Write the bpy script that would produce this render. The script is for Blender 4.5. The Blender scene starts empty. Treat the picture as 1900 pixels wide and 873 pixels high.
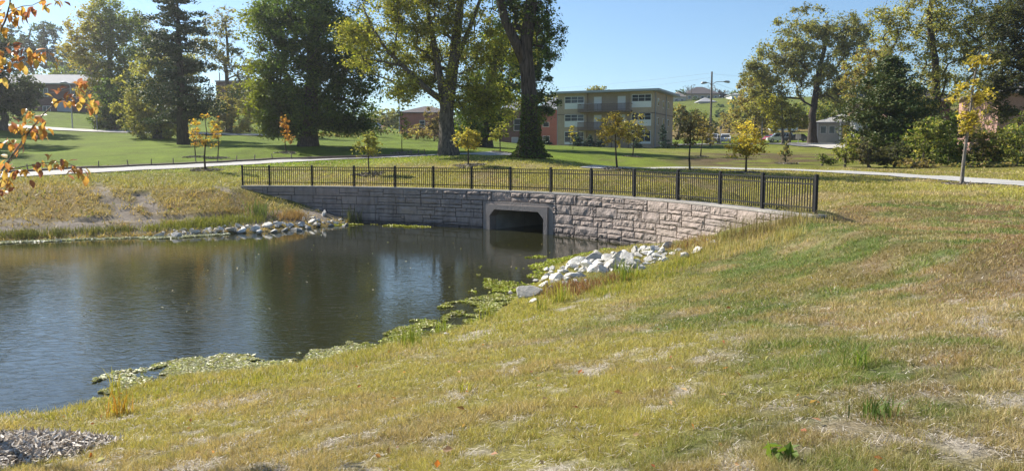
import bpy, bmesh, math, random
import numpy as np
from mathutils import Vector, Matrix

random.seed(7)
RNG = np.random.default_rng(11)
SC = bpy.context.scene
COL = SC.collection
R = math.radians

# ------------------------------------------------------------------ camera, sky, sun, exposure
F = 1491.0 / 1900.0            # focal length in picture widths
PITCH = R(5.67)
CAM_Z = 3.45
cam_data = bpy.data.cameras.new('camera')
cam_data.sensor_width = 36.0
cam_data.lens = 36.0 * F
cam_data.clip_start = 0.1
cam_data.clip_end = 5000
cam = bpy.data.objects.new('camera', cam_data)
cam.location = (0, 0, CAM_Z)
cam.rotation_euler = (R(90) - PITCH, 0, 0)
COL.objects.link(cam)
SC.camera = cam

SUN_ELEV = R(37)
SUN_DIR = Vector((-0.80, 0.60, 0)).normalized()          # horizontal direction towards the sun
SUN_AZ = math.atan2(SUN_DIR.x, SUN_DIR.y)                # clockwise from +Y
world = bpy.data.worlds.new('World')
SC.world = world
world.use_nodes = True
wn = world.node_tree
bg = wn.nodes['Background']
sky = wn.nodes.new('ShaderNodeTexSky')
sky.sky_type = 'NISHITA'
sky.sun_disc = False
sky.sun_elevation = SUN_ELEV
sky.sun_rotation = SUN_AZ
sky.altitude = 200
sky.air_density = 0.95
sky.dust_density = 0.05
sky.ozone_density = 2.6
tint = wn.nodes.new('ShaderNodeMix'); tint.data_type = 'RGBA'; tint.blend_type = 'MULTIPLY'; tint.inputs[0].default_value = 1.0
tint.inputs[7].default_value = (0.80, 0.92, 1.0, 1)          # clear autumn air, a little bluer than the model's
wn.links.new(sky.outputs[0], tint.inputs[6]); wn.links.new(tint.outputs[2], bg.inputs['Color'])
bg.inputs['Strength'].default_value = 0.072

sun_data = bpy.data.lights.new('sun', 'SUN')
sun_data.energy = 5.0
sun_data.angle = R(0.5)
sun_data.color = (1.0, 0.94, 0.83)
sun = bpy.data.objects.new('sun', sun_data)
sv = Vector((SUN_DIR.x * math.cos(SUN_ELEV), SUN_DIR.y * math.cos(SUN_ELEV), math.sin(SUN_ELEV)))
sun.rotation_euler = sv.to_track_quat('Z', 'Y').to_euler()
sun.location = (-60, 60, 80)
COL.objects.link(sun)

SC.view_settings.view_transform = 'Standard'
SC.view_settings.look = 'None'
SC.view_settings.exposure = 1.08
SC.view_settings.gamma = 1.0

# ------------------------------------------------------------------ numpy noise
_PERM = RNG.random((256, 256))

def vnoise(x, y, seed=0):
    x = np.asarray(x, float) + seed * 37.31
    y = np.asarray(y, float) + seed * 17.77
    xi = np.floor(x).astype(int); yi = np.floor(y).astype(int)
    fx = x - xi; fy = y - yi
    fx = fx * fx * (3 - 2 * fx); fy = fy * fy * (3 - 2 * fy)
    a = _PERM[xi & 255, yi & 255]; b = _PERM[(xi + 1) & 255, yi & 255]
    c = _PERM[xi & 255, (yi + 1) & 255]; d = _PERM[(xi + 1) & 255, (yi + 1) & 255]
    return (a * (1 - fx) + b * fx) * (1 - fy) + (c * (1 - fx) + d * fx) * fy

def fbm(x, y, seed=0, octaves=4):
    t = 0; a = 0.5; s = 0
    for o in range(octaves):
        t = t + a * vnoise(np.asarray(x) * 2 ** o, np.asarray(y) * 2 ** o, seed + o)
        s += a; a *= 0.5
    return t / s

def sstep(a, b, x):
    t = np.clip((np.asarray(x, float) - a) / (b - a), 0, 1)
    return t * t * (3 - 2 * t)

# ------------------------------------------------------------------ sight lines: where a thing seen in the photograph stands
CP, SP = math.cos(PITCH), math.sin(PITCH)

def ray(px, py):
    u = (px - 950) / 1491.0; v = (436.5 - py) / 1491.0
    return np.array([u, CP + v * SP, -SP + v * CP])

def P(px, py, D):
    d = ray(px, py); t = D / d[1]
    return np.array([d[0] * t, D, CAM_Z + d[2] * t])

def on_level(px, py, z=0.0):
    d = ray(px, py); t = (z - CAM_Z) / d[2]
    return np.array([d[0] * t, d[1] * t, z])

# ------------------------------------------------------------------ the retaining wall's line (fence posts on its top)
POST_PX = np.array([450, 500, 579, 657, 733, 804, 875, 947, 1022, 1097, 1177, 1258, 1337, 1416, 1515], float)
POST_H = np.array([36.7, 36.9, 37.1, 37.8, 38.9, 40, 41.2, 43, 44.9, 47.3, 50.7, 54.6, 60.0, 65.5, 72.6])
_c = np.polyfit((POST_PX - 950) / 500, 1491 * 1.07 / POST_H, 5)
POST_D = np.polyval(_c, (POST_PX - 950) / 500)
POSTS = np.array([P(px, 330, D)[:2] for px, D in zip(POST_PX, POST_D)])
# dense line of the fence, from left end to right end
_tt = np.linspace(448, 1521, 200)
LINE = np.array([P(px, 330, np.polyval(_c, (px - 950) / 500))[:2] for px in _tt])
_seg = np.diff(LINE, axis=0)
_tan = np.vstack([_seg, _seg[-1:]]); _tan /= np.linalg.norm(_tan, axis=1)[:, None]
_nrm = np.stack([_tan[:, 1], -_tan[:, 0]], 1)            # towards the water
FACE = LINE + _nrm * 0.20                                # line of the wall's face
_fs = np.concatenate([[0], np.cumsum(np.linalg.norm(np.diff(FACE, axis=0), axis=1))])
WALL_LEN = _fs[-1]
WALL_TOP = 1.85

def face_at(s, off=0.0):
    """point on the wall's face (pushed out towards the water by off) and its direction"""
    x = np.interp(s, _fs, FACE[:, 0]); y = np.interp(s, _fs, FACE[:, 1])
    tx = np.interp(s, _fs, _tan[:, 0]); ty = np.interp(s, _fs, _tan[:, 1])
    l = math.hypot(tx, ty); tx /= l; ty /= l
    return x + ty * off, y - tx * off, math.atan2(ty, tx)

def s_of_px(px):
    pxs = 950 + FACE[:, 0] / (FACE[:, 1] * CP) * 1491
    return float(np.interp(px, pxs, _fs))

CULV_S = (s_of_px(896) , s_of_px(1027))
CULV_C = 0.5 * (CULV_S[0] + CULV_S[1])
WX0, WX1 = FACE[0, 0], FACE[-1, 0]

def wall_y(x):
    return np.interp(x, LINE[:, 0], LINE[:, 1])

# ------------------------------------------------------------------ pond outline
near_px = [(-420, 800), (-150, 783), (0, 772), (110, 764), (175, 744), (290, 706), (400, 694), (520, 684), (610, 664), (690, 646),
           (760, 634), (830, 617), (900, 590), (940, 566), (962, 545), (1000, 520), (1012, 500), (1060, 482), (1110, 469), (1165, 458), (1210, 449)]
far_px = [(668, 413), (640, 416), (560, 424), (480, 431), (380, 436), (290, 440), (150, 444), (0, 449), (-250, 452), (-600, 458)]
near_sh = [on_level(*p)[:2] for p in near_px]
far_sh = [on_level(*p)[:2] for p in far_px]
s_a, s_b = s_of_px(664), s_of_px(1212)
wall_sh = [np.array(face_at(s, 0.0)[:2]) for s in np.linspace(s_b, s_a, 24)]
POND = np.array([(-60, 3)] + [tuple(p) for p in near_sh] + [tuple(p) for p in wall_sh] + [tuple(p) for p in far_sh] + [(-60, 40)])

def poly_dist(pts, poly, closed=True):
    A = poly; B = np.roll(poly, -1, 0)
    if not closed: A = poly[:-1]; B = poly[1:]
    best = np.full(len(pts), 1e9)
    for a, b in zip(A, B):
        ab = b - a; l2 = max(ab @ ab, 1e-9)
        t = np.clip(((pts - a) @ ab) / l2, 0, 1)
        d = np.hypot(pts[:, 0] - a[0] - t * ab[0], pts[:, 1] - a[1] - t * ab[1])
        best = np.minimum(best, d)
    return best

def poly_in(pts, poly):
    x, y = pts[:, 0], pts[:, 1]; ins = np.zeros(len(pts), bool)
    A = poly; B = np.roll(poly, -1, 0)
    for a, b in zip(A, B):
        c = (a[1] > y) != (b[1] > y)
        xs = (b[0] - a[0]) * (y - a[1]) / ((b[1] - a[1]) + 1e-12) + a[0]
        ins ^= c & (x < xs)
    return ins

# ------------------------------------------------------------------ land heights
ctrl = []
def cz(x, y, z): ctrl.append((x, y, z))
def cp(px, py, D):
    p = P(px, py, D); cz(*p)
for x, y, z in [(0, 0, 1.85), (-6, 0, 1.75), (8, 0, 1.95), (5, 9, 1.9), (10, 14, 1.95), (-14, 0, 1.75), (-30, -5, 1.9), (20, 5, 2.0), (0, -20, 2.1), (30, 20, 2.1),
                (12, 22, 1.84), (9.2, 21.6, 1.80), (14, 30, 1.86), (2, 12, 1.80)]:
    cz(x, y, z)
for i in (0, 3, 6, 8, 10, 12, 14):
    x, y = POSTS[i]; cz(x + 0.3, y + 0.5, 1.80); cz(x + 0.8, y + 3.0, 1.97)
for a in [(1900, 341, 38.5), (1783, 341, 40), (1600, 322, 50), (1450, 315, 56), (1290, 311, 62), (1100, 311, 60), (1700, 313, 56), (1850, 316, 52), (1300, 298, 74),
          (1457, 304, 68), (1500, 290, 80), (1400, 276, 118), (1400, 268, 136), (1500, 268, 136), (1250, 271, 128), (1560, 272, 120), (1445, 264, 165), (1330, 264, 165), (1650, 268, 130), (1800, 285, 90),
          (950, 303, 51), (983, 292, 56), (830, 288, 62), (900, 280, 73), (1000, 268, 112), (1100, 274, 122), (1212, 275, 124), (1060, 270, 150), (950, 270, 140),
          (700, 303, 55), (640, 293, 68), (560, 298, 63), (450, 304, 58), (380, 314, 52), (250, 313, 52), (30, 326, 46), (-150, 334, 43), (150, 300, 60), (0, 290, 64),
          (339, 268, 88), (150, 262, 92), (0, 255, 96), (500, 268, 88), (572, 270, 77), (700, 266, 100), (150, 243, 112), (0, 234, 112), (340, 247, 113), (480, 251, 115),
          (600, 250, 125), (760, 250, 135), (100, 222, 132), (70, 208, 143), (0, 208, 143), (190, 238, 135), (100, 205, 160), (440, 238, 140), (300, 235, 140), (440, 185, 185), (40, 190, 200),
          (700, 240, 200), (850, 245, 200), (1000, 262, 200), (1360, 240, 215), (1375, 210, 270), (1372, 181, 340), (1300, 184, 345), (1240, 188, 345), (1450, 180, 350), (1600, 220, 230), (1800, 225, 200), (1950, 230, 160)]:
    cp(*a)
for x, y, z in [(-400, 300, 40), (-300, 150, 26), (-150, 400, 22), (-40, 320, 12), (60, 420, 30), (300, 350, 34), (400, 100, 12), (0, 700, 24), (-700, 700, 44), (700, 700, 40), (-200, 20, 4), (-90, 30, 3.0), (-70, 45, 3.2), (200, 20, 6), (0, -200, 4), (-700, -200, 8), (700, -200, 8)]:
    cz(x, y, z)
CTRL = np.array(ctrl)
_xy = CTRL[:, :2]
_n = len(CTRL)
_A = np.hypot(_xy[:, None, 0] - _xy[None, :, 0], _xy[:, None, 1] - _xy[None, :, 1])
_A = -_A - np.eye(_n) * 1.0
_Pm = np.hstack([np.ones((_n, 1)), _xy / 100.0])
_M = np.block([[_A, _Pm], [_Pm.T, np.zeros((3, 3))]])
_w = np.linalg.solve(_M, np.concatenate([CTRL[:, 2], np.zeros(3)]))

def land(X, Y):
    X = np.atleast_1d(np.asarray(X, float)); Y = np.atleast_1d(np.asarray(Y, float))
    z = _w[_n] + _w[_n + 1] * X / 100 + _w[_n + 2] * Y / 100
    for i in range(_n):
        z = z - _w[i] * np.hypot(X - _xy[i, 0], Y - _xy[i, 1])
    return z

BACK = FACE - _nrm * 0.42
def behind_wall(X, Y, pad=0.0):
    return (X >= WX0) & (X <= WX1 + 0.15) & (Y > np.interp(X, BACK[:, 0], BACK[:, 1]) - pad)

def height_exact(X, Y):
    X = np.atleast_1d(np.asarray(X, float)); Y = np.atleast_1d(np.asarray(Y, float))
    z = land(X, Y)
    z = z + (fbm(X * 0.5, Y * 0.5, 3, 3) - 0.5) * 0.10 * sstep(2, 8, np.hypot(X, Y))
    m = (Y < 62) & (X > -80) & (X < 40) & (Y > -10)
    idx = np.nonzero(m)[0]
    pts = np.stack([X[idx], Y[idx]], 1)
    d = poly_dist(pts, POND); ins = poly_in(pts, POND)
    bw = behind_wall(X[idx], Y[idx])
    x, y = X[idx], Y[idx]
    wavy = (fbm(x * 0.9, y * 0.9, 9, 3) - 0.5)
    slope = 0.18 + 0.07 * sstep(24, 33, y) * sstep(2, -6, x) + 0.07 * sstep(5.5, 8.2, x) * sstep(10, 17, y)
    ramp = 0.02 + slope * np.maximum(d + wavy * 0.5 * sstep(0, 1.5, d), 0)
    zl = z[idx]
    k = 0.12
    h = np.clip(0.5 + 0.5 * (zl - ramp) / k, 0, 1)
    soft = zl * (1 - h) + ramp * h - k * h * (1 - h)
    soft = np.maximum(soft, 0.015)
    deep = -np.minimum(0.02 + 0.3 * d, 0.9)
    zz = np.where(ins, deep, soft)
    z[idx] = np.where(bw, zl, zz)
    return z

def steps(pairs):
    out = []
    for a, b, n in pairs: out.extend(np.linspace(a, b, n, endpoint=False))
    return out
GX = np.array(steps([(-900, -300, 10), (-300, -120, 18), (-120, -45, 40), (-45, -20, 50), (-20, 12, 128), (12, 30, 44), (30, 70, 36), (70, 140, 30), (140, 300, 20), (300, 901, 10)]) + [900.0])
GY = np.array(steps([(-300, -20, 8), (-20, 3, 12), (3, 20, 80), (20, 47, 118), (47, 75, 56), (75, 130, 54), (130, 220, 40), (220, 400, 34), (400, 901, 12)]) + [900.0])
MX, MY = np.meshgrid(GX, GY, indexing='ij')
HZ = height_exact(MX.ravel(), MY.ravel()).reshape(MX.shape)

def hgt(X, Y):
    """height of the ground sheet as meshed"""
    X = np.atleast_1d(np.asarray(X, float)); Y = np.atleast_1d(np.asarray(Y, float))
    i = np.clip(np.searchsorted(GX, X) - 1, 0, len(GX) - 2); j = np.clip(np.searchsorted(GY, Y) - 1, 0, len(GY) - 2)
    fx = (X - GX[i]) / (GX[i + 1] - GX[i]); fy = (Y - GY[j]) / (GY[j + 1] - GY[j])
    return (HZ[i, j] * (1 - fx) + HZ[i + 1, j] * fx) * (1 - fy) + (HZ[i, j + 1] * (1 - fx) + HZ[i + 1, j + 1] * fx) * fy

_T = np.geomspace(2.5, 800, 6000)
def ground_at(px, py):
    """where the sight line through a picture point meets the ground"""
    d = ray(px, py)
    X = d[0] * _T; Y = d[1] * _T; Z = CAM_Z + d[2] * _T
    below = np.nonzero(Z < np.maximum(hgt(X, Y), 0.0))[0]
    k = below[0] if len(below) else len(_T) - 1
    return np.array([X[k], Y[k], hgt(X[k], Y[k])[0]])

def stand(px, D):
    """a point of the ground at distance D on the sight line's heading"""
    x = P(px, 300, D)[0]
    return np.array([x, D, hgt(x, D)[0]])

# ------------------------------------------------------------------ object helpers
def link(o): COL.objects.link(o); return o

def tag(o, label=None, cat=None, group=None, kind=None):
    if label: o['label'] = label
    if cat: o['category'] = cat
    if group: o['group'] = group
    if kind: o['kind'] = kind
    return o

def thing(name, label, cat, loc=(0, 0, 0), rz=0.0, group=None):
    o = bpy.data.objects.new(name, None)
    o.empty_display_size = 0.3
    o.location = [float(v) for v in loc]; o.rotation_euler = (0, 0, rz)
    link(o)
    return tag(o, label, cat, group)

def mesh_np(name, V, faces, mat, parent=None, col=None, smooth=False):
    """faces: list of index arrays, each (n, k)"""
    V = np.asarray(V, np.float32)
    me = bpy.data.meshes.new(name)
    me.vertices.add(len(V)); me.vertices.foreach_set('co', V.ravel())
    loops = np.concatenate([f.ravel() for f in faces]).astype(np.int32)
    counts = np.concatenate([np.full(len(f), f.shape[1]) for f in faces]).astype(np.int32)
    starts = np.concatenate([[0], np.cumsum(counts)[:-1]]).astype(np.int32)
    me.loops.add(len(loops)); me.loops.foreach_set('vertex_index', loops)
    me.polygons.add(len(counts)); me.polygons.foreach_set('loop_start', starts)
    me.polygons.foreach_set('use_smooth', np.full(len(counts), smooth, dtype=bool))
    me.update(calc_edges=True)
    if col is not None:
        c = np.ones((len(V), 4), np.float32); c[:, :3] = col
        a = me.color_attributes.new('col', 'FLOAT_COLOR', 'POINT')
        a.data.foreach_set('color', c.ravel())
    if mat: me.materials.append(mat)
    o = bpy.data.objects.new(name, me); link(o)
    if parent: o.parent = parent
    return o

class MB:
    """collects simple shapes, then links them as one mesh object"""
    def __init__(s): s.v = []; s.f = []
    def add(s, vs, fs):
        b = len(s.v); s.v.extend([tuple(map(float, p)) for p in vs]); s.f.extend([[i + b for i in f] for f in fs]); return s
    def box(s, x0, x1, y0, y1, z0, z1):
        return s.add([(x0, y0, z0), (x1, y0, z0), (x1, y1, z0), (x0, y1, z0), (x0, y0, z1), (x1, y0, z1), (x1, y1, z1), (x0, y1, z1)],
                     [(3, 2, 1, 0), (4, 5, 6, 7), (0, 1, 5, 4), (1, 2, 6, 5), (2, 3, 7, 6), (3, 0, 4, 7)])
    def frame(s, x0, x1, z0, z1, y0, y1, w):
        """a rectangular border facing -y, outer x0..x1, z0..z1, width w"""
        s.box(x0, x1, y0, y1, z1 - w, z1); s.box(x0, x1, y0, y1, z0, z0 + w)
        s.box(x0, x0 + w, y0, y1, z0 + w, z1 - w); s.box(x1 - w, x1, y0, y1, z0 + w, z1 - w); return s
    def tube(s, pts, rad, n=6, cap=True):
        pts = [Vector(p) for p in pts]
        if not hasattr(rad, '__len__'): rad = [rad] * len(pts)
        b = len(s.v); prev = None
        for i, p in enumerate(pts):
            d = (pts[min(i + 1, len(pts) - 1)] - pts[max(i - 1, 0)])
            d = d.normalized() if d.length > 1e-9 else Vector((0, 0, 1))
            if prev is None:
                a = d.orthogonal().normalized()
            else:
                a = prev - d * prev.dot(d)
                a = a.normalized() if a.length > 1e-6 else d.orthogonal().normalized()
            prev = a; c = d.cross(a)
            for k in range(n):
                t = 2 * math.pi * k / n
                s.v.append(tuple(p + (a * math.cos(t) + c * math.sin(t)) * rad[i]))
        for i in range(len(pts) - 1):
            for k in range(n):
                s.f.append([b + i * n + k, b + i * n + (k + 1) % n, b + (i + 1) * n + (k + 1) % n, b + (i + 1) * n + k])
        if cap:
            s.f.append([b + k for k in reversed(range(n))]); s.f.append([b + (len(pts) - 1) * n + k for k in range(n)])
        return s
    def prism(s, poly, y0, y1):
        """poly of (x, z) extruded along y"""
        n = len(poly)
        vs = [(x, y0, z) for x, z in poly] + [(x, y1, z) for x, z in poly]
        fs = [list(range(n)), list(reversed(range(n, 2 * n)))] + [[(i + 1) % n, i, i + n, (i + 1) % n + n] for i in range(n)]
        return s.add(vs, fs)
    def mesh(s, name, mat, smooth=False):
        me = bpy.data.meshes.new(name); me.from_pydata(s.v, [], s.f)
        if mat: me.materials.append(mat)
        if smooth: me.polygons.foreach_set('use_smooth', [True] * len(me.polygons))
        me.update(); return me
    def build(s, name, mat, parent=None, smooth=False):
        o = bpy.data.objects.new(name, s.mesh(name, mat, smooth)); link(o)
        if parent: o.parent = parent
        return o

def inst(name, me, parent=None, loc=(0, 0, 0), rot=(0, 0, 0), scale=(1, 1, 1)):
    o = bpy.data.objects.new(name, me)
    o.location = [float(v) for v in loc]; o.rotation_euler = rot; o.scale = [float(v) for v in scale]
    link(o)
    if parent: o.parent = parent
    return o

def copy_tree(o, parent=None):
    c = o.copy(); link(c); c.parent = parent
    for ch in list(o.children): copy_tree(ch, c)
    return c

# ------------------------------------------------------------------ materials
MATS = {}
def new_mat(name):
    m = bpy.data.materials.new(name); m.use_nodes = True; MATS[name] = m
    return m, m.node_tree, m.node_tree.nodes['Principled BSDF']

def plain(name, col, rough=0.7, var=0.12, scale=6.0, bump=0.0, metal=0.0, spec=0.5):
    """paint, concrete, bark, brick: a base colour broken up by two noises, optional relief"""
    m, nt, b = new_mat(name)
    tc = nt.nodes.new('ShaderNodeTexCoord')
    n1 = nt.nodes.new('ShaderNodeTexNoise'); n1.inputs['Scale'].default_value = scale; n1.inputs['Detail'].default_value = 6
    nt.links.new(tc.outputs['Object'], n1.inputs['Vector'])
    mx = nt.nodes.new('ShaderNodeMix'); mx.data_type = 'RGBA'
    mx.inputs[6].default_value = (*[c * (1 - var * 1.6) for c in col], 1)
    mx.inputs[7].default_value = (*[min(1, c * (1 + var * 1.6)) for c in col], 1)
    nt.links.new(n1.outputs['Fac'], mx.inputs[0])
    nt.links.new(mx.outputs[2], b.inputs['Base Color'])
    b.inputs['Roughness'].default_value = rough; b.inputs['Metallic'].default_value = metal
    b.inputs['Specular IOR Level'].default_value = spec
    if bump:
        n2 = nt.nodes.new('ShaderNodeTexNoise'); n2.inputs['Scale'].default_value = scale * 5; n2.inputs['Detail'].default_value = 8
        nt.links.new(tc.outputs['Object'], n2.inputs['Vector'])
        bp = nt.nodes.new('ShaderNodeBump'); bp.inputs['Strength'].default_value = bump; bp.inputs['Distance'].default_value = 0.05
        nt.links.new(n2.outputs['Fac'], bp.inputs['Height']); nt.links.new(bp.outputs['Normal'], b.inputs['Normal'])
    return m

def leafy(name, trans=0.45, rough=0.55, tint=(1.35, 1.4, 0.6), spec=0.25):
    """vegetation: colour carried by each blade or leaf, light passing through it"""
    m, nt, b = new_mat(name)
    at = nt.nodes.new('ShaderNodeAttribute'); at.attribute_name = 'col'
    b.inputs['Roughness'].default_value = rough; b.inputs['Specular IOR Level'].default_value = spec
    nt.links.new(at.outputs['Color'], b.inputs['Base Color'])
    tr = nt.nodes.new('ShaderNodeBsdfTranslucent')
    mu = nt.nodes.new('ShaderNodeMix'); mu.data_type = 'RGBA'; mu.blend_type = 'MULTIPLY'; mu.inputs[0].default_value = 1
    mu.inputs[7].default_value = (*tint, 1)
    nt.links.new(at.outputs['Color'], mu.inputs[6]); nt.links.new(mu.outputs[2], tr.inputs['Color'])
    ms = nt.nodes.new('ShaderNodeMixShader'); ms.inputs[0].default_value = trans
    nt.links.new(b.outputs[0], ms.inputs[1]); nt.links.new(tr.outputs[0], ms.inputs[2])
    nt.links.new(ms.outputs[0], nt.nodes['Material Output'].inputs['Surface'])
    return m

M_leaf = leafy('leaf_tissue')
M_needle = leafy('needle_tissue', trans=0.15, tint=(1.1, 1.2, 0.7))
M_blade = leafy('grass_blade', trans=0.30, rough=0.6, tint=(1.25, 1.2, 0.7))
M_pad = leafy('water_weed', trans=0.15, rough=0.5)
M_chip = leafy('wood_chip', trans=0.0, rough=0.8)

def bark(name, col, scale=3.0):
    m, nt, b = new_mat(name)
    tc = nt.nodes.new('ShaderNodeTexCoord'); mp = nt.nodes.new('ShaderNodeMapping')
    mp.inputs['Scale'].default_value = (scale * 3, scale * 3, scale * 0.5)
    nt.links.new(tc.outputs['Object'], mp.inputs['Vector'])
    n = nt.nodes.new('ShaderNodeTexNoise'); n.inputs['Scale'].default_value = 1.0; n.inputs['Detail'].default_value = 8; n.inputs['Distortion'].default_value = 0.6
    nt.links.new(mp.outputs[0], n.inputs['Vector'])
    cr = nt.nodes.new('ShaderNodeValToRGB')
    cr.color_ramp.elements[0].position = 0.32; cr.color_ramp.elements[0].color = (*[c * 0.35 for c in col], 1)
    cr.color_ramp.elements[1].position = 0.68; cr.color_ramp.elements[1].color = (*[c * 1.35 for c in col], 1)
    nt.links.new(n.outputs['Fac'], cr.inputs[0]); nt.links.new(cr.outputs[0], b.inputs['Base Color'])
    bp = nt.nodes.new('ShaderNodeBump'); bp.inputs['Strength'].default_value = 0.9; bp.inputs['Distance'].default_value = 0.08
    nt.links.new(n.outputs['Fac'], bp.inputs['Height']); nt.links.new(bp.outputs['Normal'], b.inputs['Normal'])
    b.inputs['Roughness'].default_value = 0.9; b.inputs['Specular IOR Level'].default_value = 0.2
    return m

M_bark = bark('grey_bark', (0.13, 0.11, 0.09))
M_bark_dark = bark('dark_bark', (0.075, 0.06, 0.048))
M_bark_pale = bark('pale_bark', (0.26, 0.23, 0.20), 8)
M_twig = bark('twig_bark', (0.16, 0.13, 0.11), 20)

def brick_mat(name, c1, c2, mortar, sc=1.0):
    m, nt, b = new_mat(name)
    tc = nt.nodes.new('ShaderNodeTexCoord'); mp = nt.nodes.new('ShaderNodeMapping')
    # one running coordinate round the corner: x + y along the wall, z up it
    sx = nt.nodes.new('ShaderNodeSeparateXYZ'); nt.links.new(tc.outputs['Object'], sx.inputs[0])
    ad = nt.nodes.new('ShaderNodeMath'); ad.operation = 'ADD'
    nt.links.new(sx.outputs[0], ad.inputs[0]); nt.links.new(sx.outputs[1], ad.inputs[1])
    cx = nt.nodes.new('ShaderNodeCombineXYZ'); nt.links.new(ad.outputs[0], cx.inputs[0]); nt.links.new(sx.outputs[2], cx.inputs[1])
    br = nt.nodes.new('ShaderNodeTexBrick'); br.inputs['Scale'].default_value = 4.0 * sc
    br.inputs['Color1'].default_value = (*c1, 1); br.inputs['Color2'].default_value = (*c2, 1); br.inputs['Mortar'].default_value = (*mortar, 1)
    br.inputs['Mortar Size'].default_value = 0.02
    nt.links.new(cx.outputs[0], br.inputs['Vector'])
    n = nt.nodes.new('ShaderNodeTexNoise'); n.inputs['Scale'].default_value = 0.9; n.inputs['Detail'].default_value = 5
    nt.links.new(tc.outputs['Object'], n.inputs['Vector'])
    hs = nt.nodes.new('ShaderNodeHueSaturation'); nt.links.new(br.outputs['Color'], hs.inputs['Color'])
    mr = nt.nodes.new('ShaderNodeMapRange'); mr.inputs[3].default_value = 0.75; mr.inputs[4].default_value = 1.25
    nt.links.new(n.outputs['Fac'], mr.inputs[0]); nt.links.new(mr.outputs[0], hs.inputs['Value'])
    nt.links.new(hs.outputs[0], b.inputs['Base Color']); b.inputs['Roughness'].default_value = 0.9
    return m

M_brick_red = brick_mat('red_brick', (0.40, 0.12, 0.08), (0.33, 0.10, 0.07), (0.30, 0.22, 0.2))
M_brick_dark = brick_mat('dark_red_brick', (0.15, 0.06, 0.05), (0.11, 0.05, 0.045), (0.16, 0.12, 0.11))  # also the shaded tone of the red building's left wing
M_brick_tan = brick_mat('tan_brick', (0.45, 0.335, 0.23), (0.39, 0.29, 0.20), (0.42, 0.36, 0.29))
M_brick_orange = brick_mat('orange_brick', (0.42, 0.22, 0.13), (0.36, 0.18, 0.11), (0.4, 0.33, 0.28))
M_brick_pink = brick_mat('pink_brick', (0.38, 0.2, 0.16), (0.32, 0.17, 0.14), (0.4, 0.32, 0.28))
M_white = plain('white_paint', (0.72, 0.72, 0.70), 0.5, 0.05, 3)
M_pane = plain('dark_glass', (0.03, 0.04, 0.05), 0.06, 0.3, 0.7)
M_black = plain('black_fence_paint', (0.012, 0.012, 0.013), 0.6, 0.15, 9, 0, 0, 0.3)
M_wood_brown = plain('weathered_brown_wood', (0.17, 0.12, 0.095), 0.8, 0.25, 4)
M_fascia = plain('pale_metal_fascia', (0.30, 0.34, 0.38), 0.5, 0.08, 2)
M_roof_grey = plain('grey_shingles', (0.33, 0.33, 0.34), 0.9, 0.18, 7, 0.3)
M_roof_dark = plain('dark_shingles', (0.10, 0.085, 0.085), 0.9, 0.2, 7, 0.3)
M_roof_tan = plain('tan_shingles', (0.27, 0.235, 0.2), 0.9, 0.15, 7, 0.3)
M_conc = plain('pale_concrete', (0.42, 0.40, 0.36), 0.85, 0.14, 3.0, 0.25)
M_cope = plain('coping_concrete', (0.33, 0.305, 0.28), 0.9, 0.25, 2.5, 0.4)
M_conc_path = plain('path_concrete', (0.36, 0.35, 0.33), 0.9, 0.16, 1.6, 0.2)
M_asphalt = plain('grey_asphalt', (0.13, 0.13, 0.135), 0.9, 0.2, 2.0, 0.3)
M_culv = plain('cast_concrete', (0.27, 0.23, 0.205), 0.85, 0.18, 2.2, 0.3)
M_culv_in = plain('damp_concrete', (0.36, 0.34, 0.30), 0.85, 0.25, 1.5, 0.3)
M_mortar = plain('dark_joint', (0.055, 0.05, 0.045), 0.95, 0.2, 6)
M_metal = plain('galvanised_metal', (0.35, 0.36, 0.37), 0.45, 0.12, 4, 0, 0.6)
M_pole = plain('grey_pole_wood', (0.16, 0.13, 0.11), 0.9, 0.25, 5)
M_yellow = plain('yellow_plastic', (0.72, 0.50, 0.03), 0.5, 0.05, 3)
M_tyre = plain('tyre_rubber', (0.02, 0.02, 0.02), 0.8, 0.1)
M_chrome = plain('wheel_metal', (0.5, 0.5, 0.52), 0.35, 0.08, 5, 0, 0.7)
M_ink = plain('blue_grey_print', (0.07, 0.09, 0.14), 0.6, 0.05)
M_lamp_red = plain('red_lens', (0.35, 0.02, 0.02), 0.3, 0.05)

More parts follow.
